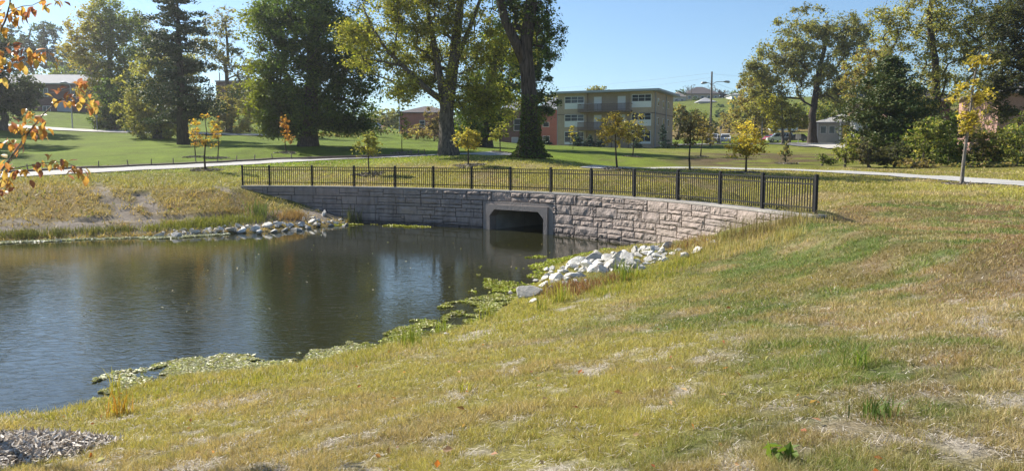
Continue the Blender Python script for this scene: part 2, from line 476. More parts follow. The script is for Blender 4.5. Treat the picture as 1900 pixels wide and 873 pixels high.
def stone_mat():
    m, nt, b = new_mat('rockface_stone')
    oi = nt.nodes.new('ShaderNodeObjectInfo'); tc = nt.nodes.new('ShaderNodeTexCoord'); geo = nt.nodes.new('ShaderNodeNewGeometry')
    n1 = nt.nodes.new('ShaderNodeTexNoise'); n1.inputs['Scale'].default_value = 3.0; n1.inputs['Detail'].default_value = 8
    n2 = nt.nodes.new('ShaderNodeTexNoise'); n2.inputs['Scale'].default_value = 14.0; n2.inputs['Detail'].default_value = 6
    nt.links.new(geo.outputs['Position'], n1.inputs['Vector']); nt.links.new(geo.outputs['Position'], n2.inputs['Vector'])
    cr = nt.nodes.new('ShaderNodeValToRGB')
    e = cr.color_ramp.elements
    e[0].position = 0.0; e[0].color = (0.30, 0.25, 0.225, 1); e[1].position = 1.0; e[1].color = (0.375, 0.305, 0.265, 1)
    x = e.new(0.5); x.color = (0.345, 0.275, 0.24, 1)
    nt.links.new(oi.outputs['Random'], cr.inputs[0])
    hs = nt.nodes.new('ShaderNodeHueSaturation'); nt.links.new(cr.outputs[0], hs.inputs['Color'])
    mr = nt.nodes.new('ShaderNodeMapRange'); mr.inputs[1].default_value = 0.25; mr.inputs[2].default_value = 0.75; mr.inputs[3].default_value = 0.80; mr.inputs[4].default_value = 1.15
    nt.links.new(n1.outputs['Fac'], mr.inputs[0]); nt.links.new(mr.outputs[0], hs.inputs['Value'])
    # mineral streaks running down the faces
    ms_ = nt.nodes.new('ShaderNodeMapping'); ms_.inputs['Scale'].default_value = (3.2, 3.2, 0.28); nt.links.new(geo.outputs['Position'], ms_.inputs['Vector'])
    n5 = nt.nodes.new('ShaderNodeTexNoise'); n5.inputs['Scale'].default_value = 1.0; n5.inputs['Detail'].default_value = 6; nt.links.new(ms_.outputs[0], n5.inputs['Vector'])
    r5 = nt.nodes.new('ShaderNodeMapRange'); r5.inputs[1].default_value = 0.45; r5.inputs[2].default_value = 0.7; r5.inputs[3].default_value = 1.0; r5.inputs[4].default_value = 0.74
    nt.links.new(n5.outputs['Fac'], r5.inputs[0])
    h5 = nt.nodes.new('ShaderNodeHueSaturation'); nt.links.new(hs.outputs[0], h5.inputs['Color']); nt.links.new(r5.outputs[0], h5.inputs['Value']); hs = h5
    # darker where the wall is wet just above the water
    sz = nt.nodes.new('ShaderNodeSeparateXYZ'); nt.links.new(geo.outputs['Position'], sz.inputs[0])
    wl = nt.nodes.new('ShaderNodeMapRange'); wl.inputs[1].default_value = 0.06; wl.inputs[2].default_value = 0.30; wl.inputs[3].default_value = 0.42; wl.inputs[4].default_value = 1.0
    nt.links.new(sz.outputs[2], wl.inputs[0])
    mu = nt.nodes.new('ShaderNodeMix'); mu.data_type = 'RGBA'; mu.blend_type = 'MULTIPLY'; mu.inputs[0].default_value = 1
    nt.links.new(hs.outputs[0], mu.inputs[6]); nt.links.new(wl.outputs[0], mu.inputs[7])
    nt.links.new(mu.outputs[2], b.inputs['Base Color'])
    bp = nt.nodes.new('ShaderNodeBump'); bp.inputs['Strength'].default_value = 0.7; bp.inputs['Distance'].default_value = 0.05
    nt.links.new(n2.outputs['Fac'], bp.inputs['Height']); nt.links.new(bp.outputs['Normal'], b.inputs['Normal'])
    b.inputs['Roughness'].default_value = 0.88
    return m
M_stone = stone_mat()

def rock_mat():
    m, nt, b = new_mat('white_limestone')
    oi = nt.nodes.new('ShaderNodeObjectInfo'); tc = nt.nodes.new('ShaderNodeTexCoord')
    n1 = nt.nodes.new('ShaderNodeTexNoise'); n1.inputs['Scale'].default_value = 2.2; n1.inputs['Detail'].default_value = 9
    nt.links.new(tc.outputs['Object'], n1.inputs['Vector'])
    cr = nt.nodes.new('ShaderNodeValToRGB'); e = cr.color_ramp.elements
    e[0].position = 0.3; e[0].color = (0.46, 0.43, 0.38, 1); e[1].position = 0.55; e[1].color = (0.72, 0.69, 0.63, 1)
    nt.links.new(n1.outputs['Fac'], cr.inputs[0])
    hs = nt.nodes.new('ShaderNodeHueSaturation'); nt.links.new(cr.outputs[0], hs.inputs['Color'])
    mr = nt.nodes.new('ShaderNodeMapRange'); mr.inputs[3].default_value = 0.72; mr.inputs[4].default_value = 1.15
    nt.links.new(oi.outputs['Random'], mr.inputs[0]); nt.links.new(mr.outputs[0], hs.inputs['Value'])
    n3 = nt.nodes.new('ShaderNodeTexNoise'); n3.inputs['Scale'].default_value = 1.1; n3.inputs['Detail'].default_value = 7
    ge = nt.nodes.new('ShaderNodeNewGeometry'); nt.links.new(ge.outputs['Position'], n3.inputs['Vector'])
    r3 = nt.nodes.new('ShaderNodeMapRange'); r3.inputs[1].default_value = 0.48; r3.inputs[2].default_value = 0.66; r3.inputs[3].default_value = 0.0; r3.inputs[4].default_value = 0.45
    nt.links.new(n3.outputs['Fac'], r3.inputs[0])
    m3 = nt.nodes.new('ShaderNodeMix'); m3.data_type = 'RGBA'; m3.inputs[7].default_value = (0.30, 0.265, 0.20, 1)
    nt.links.new(r3.outputs[0], m3.inputs[0]); nt.links.new(hs.outputs[0], m3.inputs[6])
    # wet dark line just above the water
    s3 = nt.nodes.new('ShaderNodeSeparateXYZ'); nt.links.new(ge.outputs['Position'], s3.inputs[0])
    w3 = nt.nodes.new('ShaderNodeMapRange'); w3.inputs[1].default_value = 0.03; w3.inputs[2].default_value = 0.12; w3.inputs[3].default_value = 0.35; w3.inputs[4].default_value = 1.0
    nt.links.new(s3.outputs[2], w3.inputs[0])
    u3 = nt.nodes.new('ShaderNodeMix'); u3.data_type = 'RGBA'; u3.blend_type = 'MULTIPLY'; u3.inputs[0].default_value = 1
    nt.links.new(m3.outputs[2], u3.inputs[6]); nt.links.new(w3.outputs[0], u3.inputs[7])
    nt.links.new(u3.outputs[2], b.inputs['Base Color'])
    n2 = nt.nodes.new('ShaderNodeTexNoise'); n2.inputs['Scale'].default_value = 5; n2.inputs['Detail'].default_value = 10
    nt.links.new(tc.outputs['Object'], n2.inputs['Vector'])
    bp = nt.nodes.new('ShaderNodeBump'); bp.inputs['Strength'].default_value = 0.6; bp.inputs['Distance'].default_value = 0.06
    nt.links.new(n2.outputs['Fac'], bp.inputs['Height']); nt.links.new(bp.outputs['Normal'], b.inputs['Normal'])
    b.inputs['Roughness'].default_value = 0.9
    return m
M_rock = rock_mat()

def ground_mat():
    m, nt, b = new_mat('grassy_ground')
    at = nt.nodes.new('ShaderNodeAttribute'); at.attribute_name = 'col'
    geo = nt.nodes.new('ShaderNodeNewGeometry')
    last = at.outputs['Color']
    for sc, lo, hi in ((0.9, 0.80, 1.2), (5.0, 0.72, 1.28), (38.0, 0.55, 1.45)):
        n = nt.nodes.new('ShaderNodeTexNoise'); n.inputs['Scale'].default_value = sc; n.inputs['Detail'].default_value = 5
        nt.links.new(geo.outputs['Position'], n.inputs['Vector'])
        mr = nt.nodes.new('ShaderNodeMapRange'); mr.inputs[1].default_value = 0.25; mr.inputs[2].default_value = 0.75; mr.inputs[3].default_value = lo; mr.inputs[4].default_value = hi
        nt.links.new(n.outputs['Fac'], mr.inputs[0])
        hs = nt.nodes.new('ShaderNodeHueSaturation'); nt.links.new(last, hs.inputs['Color']); nt.links.new(mr.outputs[0], hs.inputs['Value'])
        last = hs.outputs[0]
    nt.links.new(last, b.inputs['Base Color'])
    n = nt.nodes.new('ShaderNodeTexNoise'); n.inputs['Scale'].default_value = 14; n.inputs['Detail'].default_value = 10; n.inputs['Roughness'].default_value = 0.7
    nt.links.new(geo.outputs['Position'], n.inputs['Vector'])
    bp = nt.nodes.new('ShaderNodeBump'); bp.inputs['Strength'].default_value = 0.8; bp.inputs['Distance'].default_value = 0.08
    nt.links.new(n.outputs['Fac'], bp.inputs['Height']); nt.links.new(bp.outputs['Normal'], b.inputs['Normal'])
    b.inputs['Roughness'].default_value = 0.95; b.inputs['Specular IOR Level'].default_value = 0.1
    return m
M_ground = ground_mat()

def water_mat():
    m, nt, b = new_mat('pond_water')
    b.inputs['Base Color'].default_value = (0.025, 0.026, 0.012, 1)
    b.inputs['Roughness'].default_value = 0.03; b.inputs['IOR'].default_value = 1.36
    geo = nt.nodes.new('ShaderNodeNewGeometry'); mp = nt.nodes.new('ShaderNodeMapping')
    mp.inputs['Rotation'].default_value = (0, 0, R(28)); mp.inputs['Scale'].default_value = (1.2, 2.2, 1.0)
    nt.links.new(geo.outputs['Position'], mp.inputs['Vector'])
    n1 = nt.nodes.new('ShaderNodeTexNoise'); n1.inputs['Scale'].default_value = 3.1; n1.inputs['Detail'].default_value = 3; n1.inputs['Distortion'].default_value = 1.1
    n2 = nt.nodes.new('ShaderNodeTexNoise'); n2.inputs['Scale'].default_value = 0.22; n2.inputs['Detail'].default_value = 2
    nt.links.new(mp.outputs[0], n1.inputs['Vector']); nt.links.new(geo.outputs['Position'], n2.inputs['Vector'])
    # the breeze ruffles the open near side, the lee under the wall is calmer
    sx = nt.nodes.new('ShaderNodeSeparateXYZ'); nt.links.new(geo.outputs['Position'], sx.inputs[0])
    mr = nt.nodes.new('ShaderNodeMapRange'); mr.inputs[1].default_value = 34; mr.inputs[2].default_value = 15; mr.inputs[3].default_value = 0.10; mr.inputs[4].default_value = 1.0
    nt.links.new(sx.outputs[1], mr.inputs[0])
    mr2 = nt.nodes.new('ShaderNodeMapRange'); mr2.inputs[1].default_value = 0.35; mr2.inputs[2].default_value = 0.65; mr2.inputs[3].default_value = 0.6; mr2.inputs[4].default_value = 1.15
    nt.links.new(n2.outputs['Fac'], mr2.inputs[0])
    mm = nt.nodes.new('ShaderNodeMath'); mm.operation = 'MULTIPLY'; nt.links.new(mr.outputs[0], mm.inputs[0]); nt.links.new(mr2.outputs[0], mm.inputs[1])
    mh = nt.nodes.new('ShaderNodeMath'); mh.operation = 'MULTIPLY'; nt.links.new(mm.outputs[0], mh.inputs[0]); nt.links.new(n1.outputs['Fac'], mh.inputs[1])
    bp = nt.nodes.new('ShaderNodeBump'); bp.inputs['Strength'].default_value = 1.0; bp.inputs['Distance'].default_value = 0.0095
    nt.links.new(mh.outputs[0], bp.inputs['Height']); nt.links.new(bp.outputs['Normal'], b.inputs['Normal'])
    return m
M_water = water_mat()

def paint(name, col):
    m, nt, b = new_mat(name)
    b.inputs['Base Color'].default_value = (*col, 1); b.inputs['Roughness'].default_value = 0.25; b.inputs['Coat Weight'].default_value = 0.6; b.inputs['Coat Roughness'].default_value = 0.08
    return m

# ------------------------------------------------------------------ ground cover: what grows where
C_LUSH = np.array([0.19, 0.27, 0.020]); C_GREEN = np.array([0.15, 0.20, 0.05]); C_YG = np.array([0.385, 0.345, 0.105])
C_TAN = np.array([0.43, 0.335, 0.18]); C_BROWN = np.array([0.31, 0.185, 0.105]); C_GREY = np.array([0.40, 0.355, 0.30]); C_SOIL = np.array([0.16, 0.12, 0.085])

PATHS = {}
def ground_line(pxs, n=60):
    pts = np.array([ground_at(*p)[:2] for p in pxs])
    t = np.concatenate([[0], np.cumsum(np.linalg.norm(np.diff(pts, axis=0), axis=1))])
    tt = np.linspace(0, t[-1], n)
    out = np.stack([np.interp(tt, t, pts[:, 0]), np.interp(tt, t, pts[:, 1])], 1)
    for _ in range(3):
        out[1:-1] = 0.25 * out[:-2] + 0.5 * out[1:-1] + 0.25 * out[2:]
    return out
PATHS['left'] = (ground_line([(-300, 344), (-100, 333), (30, 325), (150, 318), (300, 311), (450, 304), (560, 298), (650, 294), (760, 290.5), (860, 287), (940, 284.5)], 90), 3.2)
PATHS['right'] = (ground_line([(2300, 382), (2100, 360), (1900, 341), (1750, 331), (1600, 322), (1450, 315.5), (1290, 312), (1200, 312.5), (1110, 313.5)], 80), 2.4)
PATHS['road'] = (ground_line([(-300, 215), (-100, 226), (0, 233), (100, 239.5), (190, 243.5), (300, 246.5), (420, 249.5), (500, 251)], 70), 6.0)
PATHS['lot'] = (ground_line([(1150, 271), (1250, 269.5), (1350, 267.5), (1450, 267), (1520, 268.5), (1570, 272)], 50), 12.0)

GULLIES = [[(178, 338), (190, 355), (218, 372), (232, 400)], [(262, 360), (275, 375), (290, 400)], [(205, 372), (240, 378), (275, 368)], [(150, 408), (240, 404), (330, 402), (430, 398)], [(400, 345), (440, 362), (445, 385)]]
SHORE_SOIL = np.array([ground_at(*p)[:2] for p in [(820, 640), (880, 622), (940, 604), (1000, 586), (1070, 566), (1140, 543)]])
GULLIES = [np.array([ground_at(*p)[:2] for p in g]) for g in GULLIES]

def cover(X, Y, fine=True):
    """colour (n,3), bareness, blade height at ground points"""
    X = np.asarray(X, float); Y = np.asarray(Y, float)
    n = len(X)
    pts = np.stack([X, Y], 1)
    n1 = fbm(X * 0.30, Y * 0.30, 21, 4); n2 = fbm(X * 1.1, Y * 1.1, 22, 4); n3 = fbm(X * 2.6, Y * 2.6, 23, 4) ; n4 = fbm(X * 0.09, Y * 0.09, 24, 3)
    bw = behind_wall(X, Y, 0.0)
    dp = poly_dist(pts, POND)
    q = X / (Y + 2.0)
    back = bw | (Y > 46) | ((X > WX1) & (Y > 27))
    # near bank, from dry yellow at the shore to patchy green on the right
    g = sstep(0.02, 0.26, q + (n1 - 0.5) * 0.8 + (n2 - 0.5) * 0.4)
    col = C_YG[None] * (1 - g)[:, None] + C_GREEN[None] * g[:, None]
    dry = sstep(0.47, 0.68, n2 * 0.65 + n1 * 0.35 + 0.05 * sstep(0, 0.5, q))
    col = col * (1 - dry * 0.85)[:, None] + C_TAN[None] * (dry * 0.85)[:, None]
    br = sstep(0.50, 0.64, fbm(X * 0.9, Y * 0.9, 31, 4) + 0.06 * sstep(0.35, 0.6, q)) * sstep(0.12, 0.4, q)
    br = br * (0.5 + 0.35 * sstep(0.45, 0.6, q))
    col = col * (1 - br)[:, None] + C_BROWN[None] * br[:, None]
    bare = sstep(0.56, 0.66, fbm(X * 4.5, Y * 3.4, 27, 4) * 0.62 + n2 * 0.38) * sstep(17, 6, Y) * 0.85
    bare = np.maximum(bare, br * 0.7 * sstep(14, 6, Y))
    bare = np.maximum(bare, 0.8 * sstep(0.34, 0.12, poly_dist(pts, SHORE_SOIL, False) + (n3 - 0.42) * 1.1))
    shore = sstep(2.2, 0.4, dp) * (~bw)
    col = col * (1 - shore * 0.6)[:, None] + np.array([0.36, 0.34, 0.07])[None] * (shore * 0.6)[:, None]
    hh = 0.040 + 0.03 * n2 + 0.05 * shore * n3
    # far left bank: straw over bare grey soil
    fb = (~bw) & (Y > 31) & (X < -4)
    up = sstep(39.5, 44, Y + (n1 - 0.5) * 4)
    cfb = (np.array([0.37, 0.255, 0.105])[None] * (1 - n2)[:, None] + np.array([0.36, 0.29, 0.085])[None] * n2[:, None])
    cfb = cfb * (1 - up * 0.75)[:, None] + np.array([0.29, 0.29, 0.07])[None] * (up * 0.75)[:, None]
    gd = np.full(n, 1e9)
    for gl in GULLIES:
        gd = np.minimum(gd, poly_dist(pts, gl, False))
    gul = sstep(0.42, 0.10, gd + (n3 - 0.5) * 1.1) * fb
    low = sstep(3.2, 2.0, dp) * sstep(0.3, 1.0, dp) * fb * sstep(0.42, 0.6, n2 * 0.5 + n3 * 0.5 + 0.06)
    # back lawns
    lush = sstep(46, 62, Y + X * -0.2 + (n4 - 0.5) * 16)
    lush = lush * (1 - 0.5 * sstep(4, 22, X) * sstep(160, 110, Y))
    cb = np.array([0.34, 0.31, 0.075])[None] * (1 - lush)[:, None] + C_LUSH[None] * lush[:, None]
    mott = 0.55 + 0.9 * fbm(X * 0.5, Y * 0.22, 41, 4) * (0.7 + 0.6 * fbm(X * 0.06, Y * 0.03, 42, 2))
    cb = cb * mott[:, None]
    tb = sstep(0.5, 0.68, n2 * 0.4 + n1 * 0.6) * (0.75 - 0.66 * lush)
    cb = cb * (1 - tb)[:, None] + C_TAN[None] * tb[:, None]
    # mulched slope under the right-hand saplings
    mul = sstep(12, 17, X) * sstep(27, 24, X + 0) * sstep(62, 66, Y) * sstep(84, 76, Y)
    mul = np.maximum(mul, sstep(17, 21, X) * sstep(38, 33, X) * sstep(66, 71, Y) * sstep(98, 86, Y)) * sstep(0.42, 0.58, n1 + 0.03)
    cb = cb * (1 - mul * 0.85)[:, None] + np.array([0.17, 0.115, 0.07])[None] * (mul * 0.85)[:, None]
    dryhill = sstep(180, 205, Y) * sstep(255, 240, Y) * sstep(20, 35, X)
    cb = cb * (1 - dryhill)[:, None] + np.array([0.33, 0.22, 0.09])[None] * dryhill[:, None]
    hf = (0.35 * sstep(150, 240, Y))[:, None]
    cb = cb * (1 - hf) + np.array([0.24, 0.22, 0.08])[None] * hf
    w = fb.astype(float)[:, None]
    col = col * (1 - w) + cfb * w
    w = back.astype(float)
    blend = np.where(bw, 1.0, np.where(X > WX1, sstep(25, 31, Y), sstep(44, 48, Y)))[:, None]
    col = col * (1 - blend) + cb * blend
    bare = np.where(fb, np.maximum(gul, low), bare * (1 - blend[:, 0]))
    hh = np.where(fb, 0.13, hh)
    hh = hh * (1 - blend[:, 0]) + 0.07 * blend[:, 0]
    bare = np.maximum(bare, mul * 0.6)
    return col, np.clip(bare, 0, 1), hh, dp, gul

PTS = np.stack([MX.ravel(), MY.ravel()], 1)
gc, gb, gh, gdp, ggul = cover(PTS[:, 0], PTS[:, 1])
gcol = gc * 0.55
gb = gb * sstep(50, 46, PTS[:, 1])
gcol = gcol * (1 - gb)[:, None] + (C_GREY * 0.9)[None] * gb[:, None]
fl = (PTS[:, 1] > 31) & (PTS[:, 1] < 46) & (PTS[:, 0] < -4)
gcol[fl] = gcol[fl] * (1 - gb[fl])[:, None] + np.array([0.20, 0.17, 0.14])[None] * gb[fl][:, None]
under = HZ.ravel() < 0.012
gcol[under] = (0.10, 0.085, 0.05)
HZ = HZ - (ggul * 0.16).reshape(HZ.shape)
V = np.stack([MX.ravel(), MY.ravel(), HZ.ravel()], 1)
nx, ny = MX.shape
ii, jj = np.meshgrid(np.arange(nx - 1), np.arange(ny - 1), indexing='ij')
a = (ii * ny + jj).ravel()
Q = np.stack([a, a + ny, a + ny + 1, a + 1], 1)
# leave the culvert's mouth open: no ground inside the pipe
qc = V[Q].mean(1)
cxm, cym, cang = face_at(CULV_C)
lx = (qc[:, 0] - cxm) * math.cos(cang) + (qc[:, 1] - cym) * math.sin(cang)
ly = -(qc[:, 0] - cxm) * math.sin(cang) + (qc[:, 1] - cym) * math.cos(cang)
zr = V[Q][:, :, 2].max(1) - V[Q][:, :, 2].min(1)
cut = (np.abs(lx) < 1.75) & (ly > -0.6) & (ly < 0.9) & ((zr > 0.5) | (V[Q][:, :, 2].max(1) < 0.6))
Q = Q[~cut]
ground = mesh_np('ground', V, [Q], M_ground, col=gcol, smooth=True)
tag(ground, kind='structure')

water = MB()
wxs = np.linspace(-70, 10, 2); wys = np.linspace(-1, 52, 2)
water.add([(-70, -1, 0), (8, -1, 0), (8, 52, 0), (-70, 52, 0)], [(0, 1, 2, 3)])
water = tag(water.build('water', M_water), kind='structure')

def strip(name, line, width, mat, lift=0.03, cross=5, label=None):
    n = len(line)
    d = np.gradient(line, axis=0); d /= np.linalg.norm(d, axis=1)[:, None]
    nn = np.stack([-d[:, 1], d[:, 0]], 1)
    V = []
    for k in range(cross):
        o = (k / (cross - 1) - 0.5) * width
        p = line + nn * o
        V.append(np.stack([p[:, 0], p[:, 1], hgt(p[:, 0], p[:, 1]) + lift], 1))
    V = np.stack(V, 1).reshape(-1, 3)
    i, j = np.meshgrid(np.arange(n - 1), np.arange(cross - 1), indexing='ij')
    a = (i * cross + j).ravel()
    return tag(mesh_np(name, V, [np.stack([a, a + 1, a + cross + 1, a + cross], 1)], mat), kind='structure')
strip('footpath', PATHS['left'][0], PATHS['left'][1], M_conc_path, 0.05)
strip('footpath', PATHS['right'][0], PATHS['right'][1], M_conc_path, 0.05)
strip('road', PATHS['road'][0], PATHS['road'][1], M_conc, 0.10, 7)
strip('parking_lot', PATHS['lot'][0], PATHS['lot'][1], M_asphalt, 0.12, 9)
apron = ground_line([(1452, 266.5), (1490, 267), (1530, 269), (1562, 272.5), (1585, 276)], 30)
strip('driveway', apron, 7.0, M_conc, 0.16, 7)

# ------------------------------------------------------------------ retaining wall
wall = thing('retaining_wall', 'long curved block retaining wall with rough stone face holding back the lawn above the pond', 'retaining wall', (0, 0, 0))
HW = 0.5 * (CULV_S[1] - CULV_S[0])
FR_TOP = 1.335

def core_run(mb, s0, s1, z0, z1, offs=(-0.02, -0.85), step=0.4):
    n = max(2, int((s1 - s0) / step) + 1)
    vs = []
    for s in np.linspace(s0, s1, n):
        for o in offs:
            x, y, _ = face_at(s, o)
            vs += [(x, y, z0), (x, y, z1)]
    fs = []
    for i in range(n - 1):
        a, b = i * 4, (i + 1) * 4
        fs += [(a, b, b + 1, a + 1), (a + 3, b + 3, b + 2, a + 2), (a + 1, b + 1, b + 3, a + 3), (a + 2, b + 2, b, a)]
    fs += [(0, 1, 3, 2), ((n - 1) * 4, (n - 1) * 4 + 2, (n - 1) * 4 + 3, (n - 1) * 4 + 1)]
    mb.add(vs, fs)
m = MB(); core_run(m, 0.02, CULV_S[0] + 0.1, -0.7, 1.765); core_run(m, CULV_S[1] - 0.1, WALL_LEN - 0.02, -0.7, 1.765); core_run(m, CULV_S[0] + 0.1, CULV_S[1] - 0.1, FR_TOP - 0.05, 1.765)
m.build('wall_core', M_mortar, wall)

def stone_mesh(seed, nxv=7, nzv=4):
    r = np.random.default_rng(seed)
    m = MB(); vs = []
    # 1: sheer broken face, tilted a little, with a ledge or two
    tx, tz = r.uniform(-0.25, 0.25, 2)
    led = r.uniform(-0.3, 0.3); lh = r.uniform(0, 0.35)
    for j in range(nzv):
        for i in range(nxv):
            u = i / (nxv - 1) - 0.5; w = j / (nzv - 1) - 0.5
            edge = i in (0, nxv - 1) or j in (0, nzv - 1)
            d = 0.66 + 0.6 * tx * u + tz * w + (lh if w > led else 0) + r.normal(0, 0.17)
            if edge: d = 0.40 + r.uniform(0, 0.26)
            k = 0.985 if edge else 1.0
            vs.append((u * k + (0 if edge else r.normal(0, 0.02)), -d, w * k + (0 if edge else r.normal(0, 0.04))))
    fs = [(j * nxv + i, j * nxv + i + 1, (j + 1) * nxv + i + 1, (j + 1) * nxv + i) for j in range(nzv - 1) for i in range(nxv - 1)]
    rim = [i for i in range(nxv)] + [j * nxv + nxv - 1 for j in range(1, nzv)] + [(nzv - 1) * nxv + i for i in range(nxv - 2, -1, -1)] + [j * nxv for j in range(nzv - 2, 0, -1)]
    b = len(vs); vs += [(vs[i][0], 0.5, vs[i][2]) for i in rim]
    n = len(rim)
    fs += [(rim[(k + 1) % n], rim[k], b + k, b + (k + 1) % n) for k in range(n)]
    m.add(vs, fs)
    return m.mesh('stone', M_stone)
STONES_LONG = [stone_mesh(100 + i, 8, 4) for i in range(9)]
STONES_SHORT = [stone_mesh(200 + i, 5, 5) for i in range(6)]
rs = random.Random(5)

def put_stone(s0, s1, z0, z1):
    L = s1 - s0; Hh = z1 - z0
    if L < 0.06 or Hh < 0.05: return
    x, y, a = face_at(0.5 * (s0 + s1), 0.0)
    me = rs.choice(STONES_LONG if L > 1.5 * Hh else STONES_SHORT)
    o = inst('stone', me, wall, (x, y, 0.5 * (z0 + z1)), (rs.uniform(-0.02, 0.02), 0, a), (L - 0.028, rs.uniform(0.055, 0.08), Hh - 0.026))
    if rs.random() < 0.5: o.rotation_euler = (0, math.pi, a); o.scale.y *= 1
    if rs.random() < 0.5: pass
    return o

def course(z1, hgt_c, runs):
    z0 = z1 - hgt_c
    for a, b in runs:
        s = a
        while s < b - 0.02:
            L = rs.uniform(1.05, 1.65)
            if b - (s + L) < 0.5: L = b - s
            e = s + L; k = rs.random()
            if k < 0.12: put_stone(s, e, z0, z1)
            elif k < 0.66:
                zm = z0 + hgt_c * rs.choice([0.36, 0.5, 0.62]); sm = s + L * rs.uniform(0.35, 0.65)
                if rs.random() < 0.5: put_stone(s, e, z0, zm); put_stone(s, sm, zm, z1); put_stone(sm, e, zm, z1)
                else: put_stone(s, e, zm, z1); put_stone(s, sm, z0, zm); put_stone(sm, e, z0, zm)
            else:
                w = rs.uniform(0.16, 0.28); zm = z0 + hgt_c * rs.uniform(0.4, 0.6)
                if rs.random() < 0.5:
                    put_stone(s, s + w, zm, z1); put_stone(s, s + w, z0, zm); put_stone(s + w, e, z0, z1)
                else:
                    put_stone(e - w, e, z0, z1); put_stone(s, e - w, z0, z1) if rs.random() < 0.5 else (put_stone(s, e - w, z0, zm), put_stone(s, e - w, zm, z1))
            s = e
        # next course starts with its own rhythm
full = [(0.0, WALL_LEN)]
split = [(0.0, CULV_S[0] - 0.02), (CULV_S[1] + 0.02, WALL_LEN)]
course(1.765, 0.42, full)
course(1.345, 0.42, split)
course(0.925, 0.42, [(0.0, CULV_S[0] - 0.02), (CULV_S[1] + 0.02, WALL_LEN - 1.2)])
course(0.505, 0.42, [(0.4, CULV_S[0] - 0.02), (CULV_S[1] + 0.02, WALL_LEN - 4.0)])
course(0.085, 0.36, [(s_a - 0.5, CULV_S[0] - 0.02), (CULV_S[1] + 0.02, s_b + 0.5)])
# coping slabs, one from post to post
_ps = [float(np.interp(p[0], FACE[:, 0], _fs)) for p in POSTS]
_ps[0] = -0.12; _ps[-1] = WALL_LEN + 0.15
for s0, s1 in zip(_ps[:-1], _ps[1:]):
    m = MB(); core_run(m, s0 + 0.004, s1 - 0.004, 1.768, 1.838, offs=(0.03, -0.50), step=0.5)
    m.build('coping_slab', M_cope, wall)

# ------------------------------------------------------------------ box culvert
cx0, cy0, ca = face_at(CULV_C)
culv = thing('box_culvert', 'concrete box culvert mouth with chamfered corners set into the block wall at the waterline', 'culvert', (cx0, cy0, 0), ca)
def ring(a, t, b, u, c, y0, y1, name, mat, zb=-0.65):
    o = [(-a, zb), (-a, u - c), (-a, t), (a, t), (a, u - c), (a, zb)]
    i = [(-b, zb), (-b, u - c), (-b + c, u), (b - c, u), (b, u - c), (b, zb)]
    m = MB()
    vs = [(x, y0, z) for x, z in o] + [(x, y0, z) for x, z in i] + [(x, y1, z) for x, z in o] + [(x, y1, z) for x, z in i]
    fs = []
    for k in range(5):
        fs += [(k, k + 6, k + 7, k + 1), (k + 12, k + 13, k + 19, k + 18), (k, k + 1, k + 13, k + 12), (k + 7, k + 6, k + 18, k + 19)]
    m.add(vs, fs)
    return m.build(name, mat, culv)
ring(HW, FR_TOP, 0.84 * HW, 1.14, 0.05, -0.10, 0.30, 'surround', M_culv)
ring(0.875 * HW, 1.19, 0.765 * HW, 0.96, 0.30, -0.18, 0.28, 'collar', M_culv)
b_, u_, c_ = 0.765 * HW - 0.004, 0.956, 0.30
prof = [(-b_, -0.6), (-b_, u_ - c_), (-b_ + c_, u_), (b_ - c_, u_), (b_, u_ - c_), (b_, -0.6)]
m = MB()
for y0, y1 in ((0.285, 2.3), (2.31, 4.6), (4.61, 9.0)):
    vs = [(x, y0, z) for x, z in prof] + [(x, y1, z) for x, z in prof]
    m.add(vs, [(k + 1, k, k + 6, k + 7) for k in range(5)] + ([] if y1 < 8 else [(6, 7, 8, 9, 10, 11)]))
m.build('barrel', M_culv_in, culv)

# ------------------------------------------------------------------ fence
fence = thing('metal_fence', 'black metal picket fence running along the top of the curved retaining wall', 'fence', (float(POSTS[0][0]), float(POSTS[0][1]), 1.85))
f0 = Vector((float(POSTS[0][0]), float(POSTS[0][1]), 1.85))
m = MB(); m.box(-0.042, 0.042, -0.042, 0.042, 0.0, 1.06); post_me = m.mesh('post', M_black)
m = MB(); m.box(-0.05, 0.05, -0.05, 0.05, 1.062, 1.075); m.add([(-0.05, -0.05, 1.075), (0.05, -0.05, 1.075), (0.05, 0.05, 1.075), (-0.05, 0.05, 1.075), (0, 0, 1.10)], [(0, 1, 4), (1, 2, 4), (2, 3, 4), (3, 0, 4)])
cap_me = m.mesh('post_cap', M_black)
m = MB(); m.box(-0.06, 0.06, -0.06, 0.06, 0.0, 0.012); foot_me = m.mesh('base_plate', M_black)
m = MB(); m.box(-0.0118, 0.0118, -0.0118, 0.0118, 0.05, 0.985); pick_me = m.mesh('picket', M_black)
m = MB(); m.box(0, 1, -0.018, 0.018, -0.018, 0.018); rail_me = m.mesh('rail', M_black)
for i, p in enumerate(POSTS):
    j = min(i, len(POSTS) - 2)
    a = math.atan2(POSTS[j + 1][1] - POSTS[j][1], POSTS[j + 1][0] - POSTS[j][0])
    po = inst('post', post_me, fence, (p[0] - f0.x, p[1] - f0.y, 0), (0, 0, a))
    inst('post_cap', cap_me, po); inst('base_plate', foot_me, po)
for p, q in zip(POSTS[:-1], POSTS[1:]):
    L = math.hypot(*(q - p)); a = math.atan2(q[1] - p[1], q[0] - p[0]); d = (q - p) / L
    for z in (0.165, 0.82, 0.985):
        s = p + d * 0.044
        inst('rail', rail_me, fence, (s[0] - f0.x, s[1] - f0.y, z), (0, 0, a), (L - 0.088, 1, 1))
    n = int(round(L / 0.1165))
    for k in range(1, n):
        s = p + (q - p) * k / n
        inst('picket', pick_me, fence, (s[0] - f0.x, s[1] - f0.y, 0), (0, 0, a))

